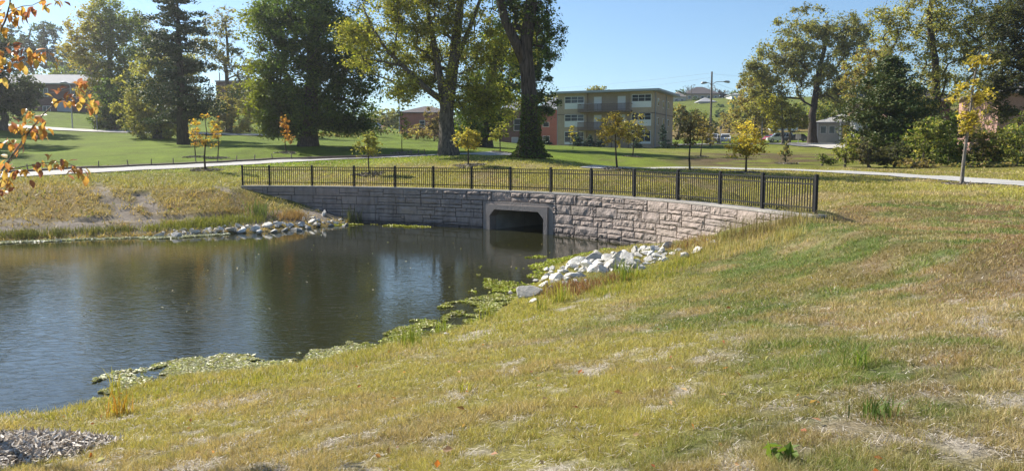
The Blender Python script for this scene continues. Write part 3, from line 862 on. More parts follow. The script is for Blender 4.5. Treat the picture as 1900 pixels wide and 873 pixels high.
# ------------------------------------------------------------------ riprap
def rock_mesh(seed, cuts=13):
    r = np.random.default_rng(seed)
    bm = bmesh.new(); bmesh.ops.create_icosphere(bm, subdivisions=3, radius=1.0)
    v = np.array([x.co[:] for x in bm.verts])
    for _ in range(cuts):
        n = r.normal(size=3); n /= np.linalg.norm(n); d = r.uniform(0.30, 0.64)
        k = np.maximum(v @ n - d, 0); v -= k[:, None] * n * 0.96
    nn = fbm(v[:, 0] * 2 + v[:, 2] * 1.3 + seed, v[:, 1] * 2 - v[:, 2] * 1.1, seed % 17, 3) - 0.5
    v *= (1 + nn * 0.30)[:, None]
    v /= np.abs(v[:, :2]).max()
    for x, c in zip(bm.verts, v): x.co = c
    me = bpy.data.meshes.new('rock'); bm.to_mesh(me); bm.free()
    me.materials.append(M_rock)
    return me
ROCKS = [rock_mesh(40 + i) for i in range(14)]
rr = random.Random(3)
M_grey_rock = plain('grey_limestone', (0.36, 0.345, 0.31), 0.9, 0.22, 2.5, 0.8)
BOULDER = rock_mesh(91, 9); BOULDER.materials.clear(); BOULDER.materials.append(M_grey_rock)
def rock(px, py, w, label, group, name='rock', flat=0.55, lift=0.0, me=None):
    g = ground_at(px, py + w * 0.22)
    g = g.copy()
    D = g[1]; r = 0.5 * w * ((1.22 if w >= 22 else 1.1) if px > 700 else 0.95) * D / 1491.0
    o = inst(name, me or rr.choice(ROCKS), None, (g[0], g[1] + r * 0.3, max(g[2], -0.02) + r * flat * 0.44 + lift),
             (rr.uniform(-0.3, 0.3), rr.uniform(-0.3, 0.3), rr.uniform(0, 6.28)), (r, r * rr.uniform(0.75, 1.0), r * flat * rr.uniform(0.9, 1.25)))
    return tag(o, label, 'rock', group)
right_list = [(1025, 498, 17), (1044, 502, 26), (1011, 515, 22), (1033, 513, 28), (1066, 508, 34), (1063, 493, 22), (1070, 485, 28), (1090, 491, 38), (1113, 489, 36), (1104, 476, 38), (1127, 476, 36), (1146, 474, 34),
 (1163, 480, 38), (1168, 487, 32), (1137, 491, 36), (1160, 500, 28), (1177, 465, 26), (1198, 458, 28), (1217, 459, 28), (1239, 455, 26), (1201, 468, 26), (1217, 472, 28), (1208, 479, 22), (1180, 492, 20), (1191, 496, 18), (1248, 468, 18),
 (1070, 520, 18), (1089, 521, 13), (1004, 520, 14), (1158, 466, 22), (1139, 468, 22), (1122, 498, 30), (1103, 498, 28), (1082, 498, 26), (1054, 515, 16), (1230, 464, 18), (1185, 474, 22), (1150, 482, 22), (1095, 484, 22), (1083, 480, 18),
 (1053, 496, 16), (1226, 480, 14), (1198, 487, 16), (1170, 472, 18), (1116, 483, 18), (1076, 511, 14), (1046, 515, 13), (1020, 506, 14)]
ORD = ['first', 'second', 'third', 'fourth', 'fifth', 'sixth', 'seventh', 'eighth', 'ninth', 'tenth', 'eleventh', 'twelfth', 'thirteenth', 'fourteenth']
def zone_labels(lst, zones, big):
    """the big rocks of each stretch are counted from its left; the smaller ones among them share a label"""
    for lo, hi, where, grp in zones:
        z = sorted([q for q in lst if lo <= q[0] < hi]); k = 0
        for px, py, w in z:
            if w >= big:
                rock(px, py, w, 'big white rock, %s from left of those %s' % (ORD[k], where), grp); k += 1
            else:
                rock(px, py, w, 'middle sized white rock between bigger ones %s' % where, grp)
zone_labels(right_list, [(0, 1060, 'at the tip of the near pile', 'riprap at the tip of the near pile'), (1060, 1110, 'left in the near pile', 'riprap left of centre in the near pile'),
                         (1110, 1152, 'at the centre of the near pile', 'riprap at the centre of the near pile'), (1152, 1195, 'right in the near pile', 'riprap right of centre in the near pile'),
                         (1195, 1400, 'at the wall end of the near pile', 'riprap at the wall end of the near pile')], 22)
for k in range(105):
    t = rr.random(); px = 1008 + t * 230; py = 514 - t * 50 + rr.uniform(-14, 17)
    if t < 0.22: lab, grp = 'small white chunk wedged between rocks at the low tip of the near riprap', 'small chunks at the tip of the near bank pile'
    elif t < 0.62: lab, grp = 'small white limestone chunk filling gaps in the middle of the near bank riprap', 'small chunks in the middle of the near bank pile'
    else: lab, grp = 'small white chunk filling gaps at the wall end of the near bank riprap', 'small chunks at the wall end of the near bank pile'
    rock(px, py, rr.uniform(8, 17), lab, grp)
for px, py, w, lab in [(1008, 527, 22, 'white rock just up the bank from the large grey boulder'), (996, 520, 16, 'white rock at the water between the large grey boulder and the pile'),
                       (1022, 533, 18, 'white rock half buried in the rust red weeds by the large grey boulder'), (1048, 526, 20, 'white rock at the upper edge of the rust red weeds'),
                       (985, 537, 54, 'large grey boulder lying alone at the water edge below the white riprap'),
                       (947, 541, 20, 'small grey rock left of the large grey boulder in the water weeds'),
                       (969, 550, 13, 'low flat pale stone in front of the large grey boulder'),
                       (989, 558, 16, 'dark grey stone at the foot of the large grey boulder'),
                       (1272, 473, 28, 'grey rock half sunk in weeds beyond the white pile on the near bank'),
                       (1296, 463, 30, 'pale rock among rust coloured weeds near the foot of the block wall'),
                       (1260, 462, 15, 'small rounded rock between the white pile and the rust coloured weeds'),
                       (1322, 449, 17, 'upright white rock leaning against the foot of the block wall'),
                       (1300, 448, 14, 'low white rock behind the rust coloured weeds at the foot of the wall'),
                       (1312, 446, 11, 'smallest white rock next to the upright one at the foot of the wall'),
                       (830, 619, 12, 'white stone lying on the weedy shore of the near bank, far from the pile')]:
    o = rock(px, py, w, lab, None, 'boulder' if w > 40 else 'rock', 0.6)
    if w > 40: o.data = BOULDER; o.rotation_euler = (0.1, -0.15, 0.5); o.scale.z = o.scale.x * 0.55; o.scale.y = o.scale.x * 0.8; o.scale *= 0.92
left_list = [(296, 433, 26), (324, 434, 26), (341, 429, 14), (360, 428, 30), (386, 424, 18), (401, 426, 21), (414, 429, 12), (432, 424, 28), (442, 416, 19), (447, 426, 21), (462, 418, 20), (473, 421, 28), (494, 416, 22), (481, 428, 24), (514, 412, 23),
 (527, 412, 18), (537, 415, 21), (505, 426, 20), (527, 424, 18), (548, 421, 22), (559, 414, 20), (576, 409, 24), (589, 406, 22), (589, 415, 24), (572, 420, 17), (609, 409, 14), (613, 415, 17), (624, 412, 15), (637, 411, 13), (639, 416, 14), (555, 424, 16)]
zone_labels([(a_, b_ + 1, c_) for a_, b_, c_ in left_list], [(0, 438, 'in the thin far shore line', 'scattered riprap on the far shore'), (438, 530, 'in the left far shore heap', 'left part of the far riprap heap'), (530, 700, 'by the shaded wall', 'right part of the far riprap heap')], 19)
for k in range(64):
    t = rr.random(); px = 300 + t * 345; py = 433 - t * 19 + rr.uniform(-8, 4)
    rock(px, py, rr.uniform(8, 13), 'small grey white chunk filling gaps in the riprap on the far shore', 'small riprap chunks on the far shore')
for px, py, w, lab in [(563, 402, 14, 'pale egg shaped rock standing up behind the far shore riprap'), (600, 394, 18, 'largest bluish white rock perched highest on the far riprap against the wall'), (581, 400, 13, 'bluish rock left of the highest perched rock by the far wall')]:
    rock(px, py + 3, w, lab, None, flat=0.85)
# ------------------------------------------------------------------ trees and shrubs
TR = np.random.default_rng(77)

def leaf_mesh(name, C, size, aspect, cols, mat, parent, up=0.25, rng=TR, droop=0.0):
    n = len(C)
    size = np.broadcast_to(size, n) * np.exp(rng.normal(0, 0.34, n)).clip(0.5, 1.75)
    d = rng.normal(size=(n, 3)); d[:, 2] = d[:, 2] * 0.6 - droop; d /= np.linalg.norm(d, axis=1)[:, None]
    nv = rng.normal(size=(n, 3)); nv[:, 2] += up * 2
    b = np.cross(nv, d); b /= np.linalg.norm(b, axis=1)[:, None] + 1e-9
    L = size[:, None] * 0.5; W = (size * aspect)[:, None] * 0.5
    fold = np.cross(d, b) * W * 0.35
    V = np.stack([C - d * L, C + b * W + fold, C + d * L, C - b * W + fold], 1).reshape(-1, 3)
    F_ = np.arange(4 * n).reshape(n, 4)
    return mesh_np(name, V, [F_], mat, parent, col=np.repeat(cols, 4, 0))

def pal_cols(n, pal, rng=TR, jit=0.18, w=None):
    pal = np.array(pal, float)
    k = rng.choice(len(pal), n, p=w)
    k2 = rng.choice(len(pal), n, p=w); t = rng.random(n)[:, None] * 0.6
    c = pal[k] * (1 - t) + pal[k2] * t
    return c * (1 + rng.normal(0, jit, (n, 1)))

class Skel:
    """limbs that reach every leaf clump from the trunk; thickness follows what each limb carries"""
    def __init__(s, trunk, r_base, r_top, flare=1.5):
        s.p = [Vector(t) for t in trunk]; s.par = [i - 1 for i in range(len(trunk))]
        s.chains = []; s.nt = len(trunk); s.r0, s.r1, s.flare = r_base, r_top, flare
        s.load = None
    def reach(s, c, rng, first=0, rise=0.5, bow=0.12):
        c = Vector(c)
        P_ = np.array([q[:] for q in s.p[first:]])
        dv = np.array(c[:]) - P_
        dist = np.linalg.norm(dv, axis=1)
        hor = np.hypot(dv[:, 0], dv[:, 1])
        cost = dist + np.maximum(0, rise * hor - dv[:, 2]) * 0.8
        k = int(np.argmin(cost)) + first
        a = s.p[k]; L = (c - a).length
        n = 3 if L > 2.0 else 2
        ids = [k]; prev = k
        side = Vector(rng.normal(size=3)) * L * bow
        for j in range(1, n + 1):
            t = j / n
            q = a.lerp(c, t)
            if j < n: q = q + side * math.sin(t * math.pi) + Vector((0, 0, L * 0.10 * math.sin(t * math.pi)))
            s.p.append(q); s.par.append(prev); prev = len(s.p) - 1; ids.append(prev)
        s.chains.append(ids); return prev
    def build(s, name, mat, parent, tip=0.02, rng=TR, twigs=None, sides=9, max_r=None):
        n = len(s.p); load = np.zeros(n); kids = np.zeros(n)
        for i in range(n - 1, 0, -1):
            if load[i] == 0: load[i] = 1
            if s.par[i] >= 0: load[s.par[i]] += load[i]
        rad = tip * np.sqrt(np.maximum(load, 1))
        tr = np.linspace(0, 1, s.nt)
        trunk_r = s.r0 * (1 - tr) + s.r1 * tr
        m = MB()
        tp = [s.p[i] for i in range(s.nt)]; trad = list(trunk_r)
        trad[0] *= s.flare
        if s.nt > 2: trad[1] *= 1 + (s.flare - 1) * 0.25
        m.tube([tp[0] - Vector((0, 0, 0.5))] + tp, [trad[0] * 1.1] + trad, sides)
        cap = s.r1 if max_r is None else max_r
        for ids in s.chains:
            rr_ = [min(rad[i], cap * 0.85, (trunk_r[ids[0]] * 0.8) if ids[0] < s.nt else 9) for i in ids]
            rr_[0] = min(rr_[0], rr_[1] * 1.4) if len(rr_) > 1 else rr_[0]
            m.tube([s.p[i] for i in ids], rr_, 5 if max(rr_) > 0.05 else 3, cap=False)
        if twigs is not None:
            for a, b in twigs: m.tube([a, b], [tip * 0.7, tip * 0.25], 3, cap=False)
        return m.build(name, mat, parent, smooth=True)

def lobe_pts(lobes, D, n, rng, shell=2.2):
    A = np.array([l[2] * l[3] for l in lobes], float); k = rng.choice(len(lobes), n, p=A / A.sum())
    u = rng.normal(size=(n, 3)); u /= np.linalg.norm(u, axis=1)[:, None]; u *= (rng.random(n) ** (1 / shell))[:, None]
    out = np.zeros((n, 3))
    for i, l in enumerate(lobes):
        m = k == i
        if not m.any(): continue
        dd = l[4] if len(l) > 4 else 0.0
        c = P(l[0], l[1], D + dd); sc = (D + dd) / 1491.0
        rx, rz = l[2] * sc, l[3] * sc; ry = min(rx, max(rz, rx * 0.7))
        out[m] = c + u[m] * np.array([rx, ry, rz])
    return out

def tree(name, label, group, base, D, lobes, r_base, pal, leafpx=4.0, cover=2.2, clumps=90, spread=0.10, trunk_px=None, top_px=None, r_top=None, bark_m=None,
         mat=None, first=0.35, aspect=0.6, flat=0.6, tip=0.02, gold=None, w=None, cat='tree', parts=('crown', 'trunk'), flare=1.5, rise=0.5, jit=0.18, seed=1, bare_clumps=0, shell=2.2, twig_n=3, droop=0.0, stems=1, sub=None):
    rng = np.random.default_rng(seed * 13 + 5)
    bark_m = bark_m or M_bark; mat = mat or M_leaf
    if name not in ('sapling', 'bare_tree', 'shrub'): clumps = int(clumps * 2.2); spread *= 0.66; cover *= 1.5; leafpx *= 1.18; bare_clumps = int(bare_clumps * 2.2); flat = 0.75
    root = thing(name, label, cat, base, 0, group)
    B = Vector([float(v) for v in base])
    if trunk_px is None:
        cxm = sum(l[0] * l[2] * l[3] for l in lobes) / sum(l[2] * l[3] for l in lobes)
        ty = top_px if top_px is not None else min(l[1] - l[3] * 0.4 for l in lobes)
        trunk_px = [(cxm, ty)]
    tp = [B]
    for q in trunk_px:
        tp.append(Vector(P(q[0], q[1], D + (q[2] if len(q) > 2 else 0))))
    # resample the trunk
    dense = [tp[0]]
    for a, b in zip(tp[:-1], tp[1:]):
        k = max(2, int((b - a).length / max(0.8, (tp[-1] - tp[0]).length / 14)))
        for i in range(1, k + 1):
            q = a.lerp(b, i / k)
            jj_ = (b - a).length * 0.012
            dense.append(q + Vector((rng.normal(0, jj_), rng.normal(0, jj_), 0)))
    dense = [v - B for v in dense]
    sk = Skel(dense, r_base, r_top if r_top else r_base * 0.3, flare)
    C = lobe_pts(lobes, D, clumps, rng, shell) - np.array(B[:])
    f0 = int(len(dense) * first)
    order = np.argsort(np.linalg.norm(C - np.array(dense[f0][:]), axis=1))
    tips = []
    for i in order:
        tips.append(sk.reach(C[i], rng, f0, rise))
    area = sum(math.pi * l[2] * l[3] for l in lobes)
    nl = int(cover * area / (leafpx ** 2 * aspect * 0.5))
    sc = D / 1491.0
    rad = np.sqrt(sum(l[2] * l[3] for l in lobes)) * sc
    use = np.arange(clumps)[bare_clumps:]
    wt = rng.uniform(0.4, 1.6, len(use)); wt /= wt.sum()
    ci = use[rng.choice(len(use), nl, p=wt)]
    g = rng.normal(size=(nl, 3)); g /= np.linalg.norm(g, axis=1)[:, None]; g *= (rng.random(nl) ** 0.7)[:, None] * rad * spread * 1.7 * np.array([1, 1, flat])
    g *= rng.uniform(0.75, 1.3, clumps)[ci][:, None] * rng.uniform(0.6, 1.45, (clumps, 3))[ci]
    L = C[ci] + g
    if True:
        nf = int(nl * (0.16 if not bare_clumps else 0.3)); L[:nf] = lobe_pts(lobes, D, nf, rng, 2.6) - np.array(B[:])
    cols = pal_cols(nl, pal, rng, jit, w)
    ctone = rng.normal(1, 0.22, clumps).clip(0.5, 1.6)[ci]
    cols *= ctone[:, None]
    if gold is not None:
        gcol_, fn = gold
        t = fn(L + np.array(B[:]))[:, None] * np.clip(rng.normal(0.9, 0.25, (nl, 1)), 0, 1)
        cols = cols * (1 - t) + np.array(gcol_)[None] * t
    tw = []
    for i in range(clumps):
        for _ in range(twig_n):
            e = C[i] + rng.normal(size=3) * rad * spread * 1.3
            tw.append((Vector(C[i]), Vector(e)))
    leaf_mesh(parts[0], L, leafpx * sc, aspect, np.clip(cols, 0.004, 0.9), mat, root, rng=rng, droop=droop)
    sk.build(parts[1], bark_m, root, tip, rng, tw)
    if stems > 1:
        m = MB()
        for k in range(stems):
            a = rng.uniform(0, 6.28); e = C[rng.integers(clumps)]
            m.tube([(0.15 * math.cos(a), 0.15 * math.sin(a), -0.2), tuple(np.array(e) * 0.5 + rng.normal(size=3) * 0.1), tuple(e)], [tip * 2, tip * 1.5, tip], 4, cap=False)
        m.build('stem', bark_m, root)
    return root

def br_(pal, k): return [tuple(min(0.75, c * k) for c in q) for q in pal]
DK = [(0.055, 0.095, 0.022), (0.085, 0.135, 0.028), (0.125, 0.17, 0.032)]
MID = [(0.13, 0.175, 0.04), (0.18, 0.22, 0.05), (0.24, 0.25, 0.055)]
YGR = [(0.25, 0.27, 0.055), (0.33, 0.32, 0.065), (0.19, 0.215, 0.045), (0.42, 0.36, 0.075)]
OLV = [(0.25, 0.25, 0.085), (0.32, 0.30, 0.10), (0.19, 0.20, 0.07), (0.36, 0.30, 0.10)]
GLD = [(0.52, 0.38, 0.06), (0.58, 0.44, 0.08), (0.44, 0.34, 0.07), (0.36, 0.31, 0.07)]
ORG = [(0.50, 0.24, 0.06), (0.44, 0.19, 0.06), (0.54, 0.31, 0.07)]
BRN = [(0.33, 0.24, 0.11), (0.40, 0.28, 0.12), (0.26, 0.21, 0.10), (0.34, 0.29, 0.11)]
LOC = [(0.22, 0.225, 0.085), (0.28, 0.26, 0.10), (0.17, 0.19, 0.07), (0.34, 0.28, 0.11)]

# the five great trees of the middle ground
D = 77
tree('shade_tree', 'huge dark green broadleaf tree with low dense crown in the middle of the lawn', None, ground_at(572, 270), D,
     [(580, 40, 110, 110), (560, 150, 95, 80), (640, 175, 70, 75), (505, 170, 50, 65), (580, 220, 105, 38), (500, 45, 55, 50), (520, 215, 50, 30), (660, 110, 50, 80), (570, -60, 90, 60), (640, 230, 55, 24), (522, 234, 44, 18)],
     0.80, DK, 3.7, 2.7, 200, 0.080, trunk_px=[(576, 200), (582, 60), (585, -60)], bark_m=M_bark_dark, first=0.25, rise=0.25, seed=1, shell=1.9,
     gold=((0.30, 0.30, 0.045), lambda L: sstep(-20.5, -24.5, L[:, 0] + 0.12 * (L[:, 2] - 4) ) * 0.75), flare=1.35)  # left edge yellowed: sunlight on that side is put into the leaf colour
D = 62
map_ = tree('maple_tree', 'tall yellow green maple with a split grey trunk and one long limb leaning left', None, ground_at(832, 288), D,
     [(830, 40, 100, 80), (700, 90, 70, 65), (900, 110, 80, 75), (760, 10, 90, 60), (650, 60, 40, 35), (880, 185, 70, 45), (820, -70, 140, 70), (745, 165, 45, 35, -2), (960, 60, 55, 60), (790, 110, 60, 60, 3), (762, 150, 50, 40, 1), (905, 195, 65, 42, 1)],
     0.62, YGR, 3.4, 1.4, 215, 0.072, trunk_px=[(827, 215), (838, 130), (850, 40), (860, -80)], r_top=0.20, first=0.40, rise=0.55, seed=2, shell=1.7, tip=0.018, flare=1.45, droop=0.25)
mb_ = map_.location
for q_, r_ in (([(832, 195, 0), (800, 172, -0.2), (757, 132, -0.5), (716, 92, -0.7), (690, 50, -0.8), (672, 10, -0.8)], (0.26, 0.22, 0.18, 0.14, 0.09, 0.04)),
               ([(730, 105, -0.6), (735, 70, -0.8), (742, 20, -0.9)], (0.10, 0.07, 0.03)), ([(745, 122, -0.5), (700, 112, -1.2), (668, 108, -1.6)], (0.09, 0.06, 0.02)),
               ([(826, 215, 0), (818, 150, 0.2), (805, 80, 0.4), (790, 0, 0.5), (780, -60, 0.5)], (0.34, 0.28, 0.22, 0.16, 0.1)),
               ([(838, 130, 0), (858, 85, -0.3), (880, 30, -0.4), (905, -40, -0.4)], (0.24, 0.2, 0.15, 0.08))):
    m = MB(); m.tube([Vector(P(a_, b_, 62 + c_)) - mb_ for a_, b_, c_ in q_], r_, 8); m.build('limb', M_bark, map_, smooth=True)
D = 56
cot = tree('cottonwood_tree', 'massive tall dark trunked tree with ivy round its foot right of the yellow green maple', None, ground_at(984, 291), D,
     [(1015, 90, 32, 28), (1000, 35, 45, 40), (965, -30, 90, 50), (1030, 55, 22, 20), (935, 30, 30, 35), (985, -80, 120, 50)],
     0.62, DK, 3.6, 1.5, 90, 0.085, trunk_px=[(983, 225), (980, 150), (974, 90), (985, 20), (990, -90)], r_top=0.34, bark_m=M_bark_dark, first=0.45, seed=3, tip=0.02, bare_clumps=30, flare=1.7, twig_n=9)
cb = cot.location
m = MB(); q = [Vector(P(*a)) - cb for a in [(975, 118, D), (955, 75, D - 0.2), (938, 40, D - 0.4), (926, -10, D - 0.5), (915, -90, D)]]
m.tube(q, [0.40, 0.34, 0.30, 0.27, 0.2], 8); m.build('limb', M_bark_dark, cot, smooth=True)
rv = np.random.default_rng(8)
n = 3600; t = rv.random(n) ** 1.9; an = rv.uniform(0, 6.28, n)
zz = t * 4.2; rd = 0.62 * np.interp(zz, [0, 0.4, 1.4, 4.6], [2.2, 1.5, 1.08, 0.8]) * rv.uniform(0.9, 1.15, n)
leaf_mesh('ivy', np.stack([np.cos(an) * rd, np.sin(an) * rd, zz], 1), 0.13, 0.8, pal_cols(n, DK + [(0.14, 0.11, 0.05)], rv), M_leaf, cot, rng=rv)
D = 90
tree('shade_tree', 'dark green broadleaf tree half hidden behind the massive ivy footed trunk', None, stand(900, 90), D,
     [(930, 150, 75, 75), (1000, 175, 36, 45), (890, 205, 55, 50), (1006, 212, 26, 15), (960, 80, 65, 60), (920, 235, 40, 22), (880, 250, 40, 28), (1003, 110, 28, 40)],
     0.8, DK, 3.6, 2.4, 110, 0.085, trunk_px=[(902, 200), (925, 90)], bark_m=M_bark_dark, first=0.3, rise=0.2, seed=4, flare=1.25)

# conifers: whorls of drooping boughs
def conifer(name, label, group, base, D, top_py, width_px, r_base, n_boughs, pal, leafpx=3.2, per=90, profile=None, crown0=0.12, trunk_top=None, seed=1, dropang=0.1, thick=0.05, irregular=0.35, cat='conifer'):
    rng = np.random.default_rng(seed * 7 + 3)
    root = thing(name, label, cat, base, 0, group)
    B = np.array([float(v) for v in base]); sc = D / 1491.0
    H = P(0, top_py, D)[2] - B[2]; Wd = width_px * sc * 0.5
    m = MB(); m.tube([(0, 0, -0.3), (0, 0, H * 0.3), (rng.normal(0, 0.01) * H, 0, H * 0.7), (0, 0, H * 0.99)], [r_base * 1.2, r_base * 0.8, r_base * 0.4, 0.02], 8)
    C = []
    for k in range(n_boughs):
        t = crown0 + (1 - crown0) * (k + rng.random()) / n_boughs
        z = H * t
        pr = (1 - t) ** 0.8 if profile is None else float(np.interp(t, *profile))
        L = Wd * pr * (1 + rng.normal(0, irregular)); L = max(L, 0.12 * Wd)
        a = rng.uniform(0, 6.28)
        e = np.array([math.cos(a) * L, math.sin(a) * L, -L * dropang + 0.12 * L])
        m.tube([(0, 0, z), tuple(np.array([0, 0, z]) + e * 0.55 + np.array([0, 0, -0.03 * L])), tuple(np.array([0, 0, z]) + e)], [max(0.012, r_base * 0.18 * pr + 0.01), 0.02, 0.008], 3, cap=False)
        n = int(per * (0.25 + pr)); nt_ = 3 + int(rng.integers(3))
        ut = np.linspace(0.28, 1.0, nt_) + rng.normal(0, 0.05, nt_)
        side = np.array([-math.sin(a), math.cos(a), 0])
        tc_ = np.array([0, 0, z])[None] + e[None] * ut[:, None] + side[None] * (rng.normal(0, 0.16, nt_) * L)[:, None]
        tr_ = (0.10 * Wd + 0.16 * L) * rng.uniform(0.7, 1.25, nt_)
        k_ = rng.integers(0, nt_, n); u = ut[k_]
        g_ = rng.normal(size=(n, 3)); g_ /= np.linalg.norm(g_, axis=1)[:, None]; g_ *= (rng.random(n) ** 0.45 * tr_[k_])[:, None]
        g_[:, 2] *= 0.42
        pos = tc_[k_] + g_
        pos[:, 2] += rng.normal(0, thick * H * 0.06, n) + 0.03 * L
        C.append(pos)
    C = np.concatenate(C)
    cols = pal_cols(len(C), pal, rng, 0.2)
    leaf_mesh('crown', C, leafpx * sc, 0.55, np.clip(cols, 0.004, 0.9), M_needle, root, rng=rng, droop=0.3)
    m.build('trunk', M_bark_dark, root, smooth=True)
    return root
NDL = [(0.042, 0.065, 0.030), (0.065, 0.09, 0.036), (0.09, 0.11, 0.045)]
NDB = [(0.06, 0.10, 0.07), (0.08, 0.12, 0.08), (0.05, 0.08, 0.055)]
CDR = [(0.04, 0.07, 0.018), (0.065, 0.10, 0.022), (0.11, 0.13, 0.03), (0.12, 0.11, 0.035)]
conifer('pine_tree', 'tall dark pine with ragged layered boughs standing left of the huge dark broadleaf tree', None, ground_at(340, 268), 88, -26, 128, 0.62, 86, NDL, 4.2, 330,
        profile=([0, 0.1, 0.2, 0.38, 0.5, 0.62, 0.72, 0.82, 0.92, 1.0], [0.75, 0.85, 0.95, 0.8, 0.6, 0.75, 0.55, 0.6, 0.45, 0.12]), crown0=0.14, seed=4, irregular=0.38, thick=0.045)

# left-hand side, back to front
def far(px, D): return stand(px, D)
tree('broadleaf_tree', 'tall airy tree with golden left edge rising behind the brick building and the olive tree', None, far(207, 128), 128,
     [(190, 70, 62, 70), (225, 120, 45, 55), (150, 90, 32, 50), (195, 32, 50, 38), (215, 190, 40, 45), (195, 160, 45, 50), (240, 60, 35, 45)], 0.6, MID, 3.4, 1.75, 120, 0.085,
     first=0.3, seed=6, gold=((0.42, 0.30, 0.08), lambda L: sstep(-61, -68, L[:, 0]) * 0.8), shell=1.8)
tree('broadleaf_tree', 'pale olive round crowned tree touching the left side of the dark pine', None, stand(296, 100), 100,
     [(285, 160, 62, 60), (305, 120, 48, 40), (262, 205, 48, 38), (320, 205, 45, 45), (340, 150, 40, 50), (290, 235, 60, 22)], 0.5, OLV, 3.4, 2.3, 110, 0.085, first=0.2, rise=0.25, seed=7)
tree('broadleaf_tree', 'sparse pale tree with thin bent limbs seen between the pine and the huge dark tree', None, stand(425, 122), 122,
     [(395, 80, 45, 50), (430, 115, 42, 30), (455, 150, 26, 45), (415, 40, 35, 30)], 0.4, [(0.26, 0.22, 0.09), (0.2, 0.19, 0.08)], 3.2, 0.75, 80, 0.09, first=0.4, seed=8, twig_n=5)
tree('shrub', 'brownish rounded thicket under the sparse pale tree left of the huge dark tree', None, stand(432, 118), 118,
     [(430, 190, 38, 32), (410, 215, 34, 28), (455, 205, 28, 30), (435, 230, 50, 16)], 0.2, BRN + OLV, 3.2, 2.2, 60, 0.10, first=0.0, rise=0.1, seed=9, cat='shrub', parts=('foliage', 'stem'))
tree('broadleaf_tree', 'blue green tree with a spreading ragged top far behind at the left edge', None, far(70, 210), 210,
     [(85, 62, 32, 22), (60, 90, 45, 25), (20, 80, 40, 35), (95, 105, 38, 22), (40, 118, 50, 22)], 0.6, [(0.06, 0.09, 0.05), (0.08, 0.105, 0.055)], 3.0, 2.0, 90, 0.08, first=0.3, seed=10)
tree('broadleaf_tree', 'grey green tree in front of the left end of the long brick building', None, stand(12, 106), 106,
     [(20, 165, 52, 40), (-40, 150, 60, 60), (45, 185, 34, 24), (0, 200, 60, 25), (-30, 90, 60, 40)], 0.5, [(0.075, 0.10, 0.05), (0.055, 0.08, 0.04), (0.10, 0.12, 0.055)], 3.2, 2.6, 110, 0.085, first=0.15, rise=0.2, seed=11)
tree('hedge_tree', 'dark bushy mass standing beside the road between the brick building and the olive tree', None, stand(215, 118), 118,
     [(215, 195, 40, 48), (240, 215, 38, 30), (195, 225, 30, 20), (262, 222, 34, 24)], 0.3, DK, 3.2, 3.0, 70, 0.10, first=0.05, rise=0.1, seed=12, cat='tree')
tree('shrub', 'small pale green shrub beside the round road sign under the tall airy tree', None, stand(178, 116), 116,
     [(180, 205, 16, 28), (172, 190, 12, 18)], 0.06, OLV, 3.0, 1.8, 26, 0.12, first=0.05, rise=0.3, seed=13, cat='shrub', parts=('foliage', 'stem'))
for i, (px, D_, cx_, cy_, rx, ry, pl, lab) in enumerate([
        (150, 235, 150, 118, 42, 26, MID, 'dark treetops behind the chimney of the long brick building'),
        (255, 200, 265, 75, 45, 45, [(0.2, 0.18, 0.07), (0.15, 0.15, 0.06)], 'hazy pale tree behind the left side of the dark pine'),
        (110, 240, 110, 128, 40, 18, DK, 'dark low treetops behind the roof of the long brick building')]):
    tree('background_tree', lab, None, far(px, D_), D_, [(cx_, cy_, rx, ry), (cx_ + rx * 0.5, cy_ + ry * 0.4, rx * 0.7, ry * 0.7)], 0.4, pl, 3.2, 1.8, 50, 0.10, first=0.3, seed=20 + i)
tree('shrub', 'low dark hedge clump along the road behind the white sign', None, stand(450, 124), 124, [(440, 240, 40, 9), (475, 242, 34, 8)], 0.1, [(0.08, 0.095, 0.035), (0.12, 0.12, 0.05)], 3, 2.2, 40, 0.09, first=0, rise=0, seed=24, cat='shrub', parts=('foliage', 'stem'))
tree('shrub', 'small dark rounded bush right of the white sign by the road', None, stand(513, 114), 114, [(513, 251, 14, 6)], 0.05, DK, 3, 2.4, 16, 0.12, first=0, rise=0, seed=25, cat='shrub', parts=('foliage', 'stem'))

# behind the gap between the huge tree and the maple
for i, (px, D_, lob, pl, lab) in enumerate([
        (725, 205, [(725, 222, 38, 22), (700, 232, 30, 14)], OLV, 'olive treetops of the distant thicket in the gap left of the maple'),
        (772, 190, [(770, 228, 30, 18), (790, 222, 20, 18)], OLV + BRN, 'yellowish brown distant trees just left of the maple trunk'),
        (690, 230, [(690, 220, 30, 14)], MID, 'green distant treetops behind the right edge of the huge dark tree')]):
    tree('background_tree', lab, None, far(px, D_), D_, lob, 0.3, pl, 3.0, 2.2, 50, 0.10, first=0.1, rise=0.1, seed=30 + i)
for i, (px, D_, lob, pl, lab) in enumerate([
        (772, 118, [(772, 246, 30, 15), (790, 250, 18, 11)], BRN, 'brown leafless looking bush left of the maple trunk'),
        (806, 116, [(806, 228, 20, 32), (812, 240, 18, 24)], [(0.24, 0.18, 0.10), (0.2, 0.15, 0.08)], 'tall tan bush touching the left side of the maple trunk'),
        (700, 122, [(705, 243, 28, 9), (668, 247, 22, 8)], BRN + DK, 'low brown hedge in the gap left of the maple'),
        (630, 118, [(630, 250, 40, 10)], OLV + BRN, 'low olive hedge behind the huge dark tree'),
        (590, 120, [(590, 252, 30, 8)], BRN + OLV, 'low weedy bank behind the trunk of the huge dark tree')]):
    tree('shrub', lab, None, stand(px, D_), D_, lob, 0.08, pl, 3.0, 2.0, 40, 0.10, first=0, rise=0.1, seed=40 + i, cat='shrub', parts=('foliage', 'stem'))

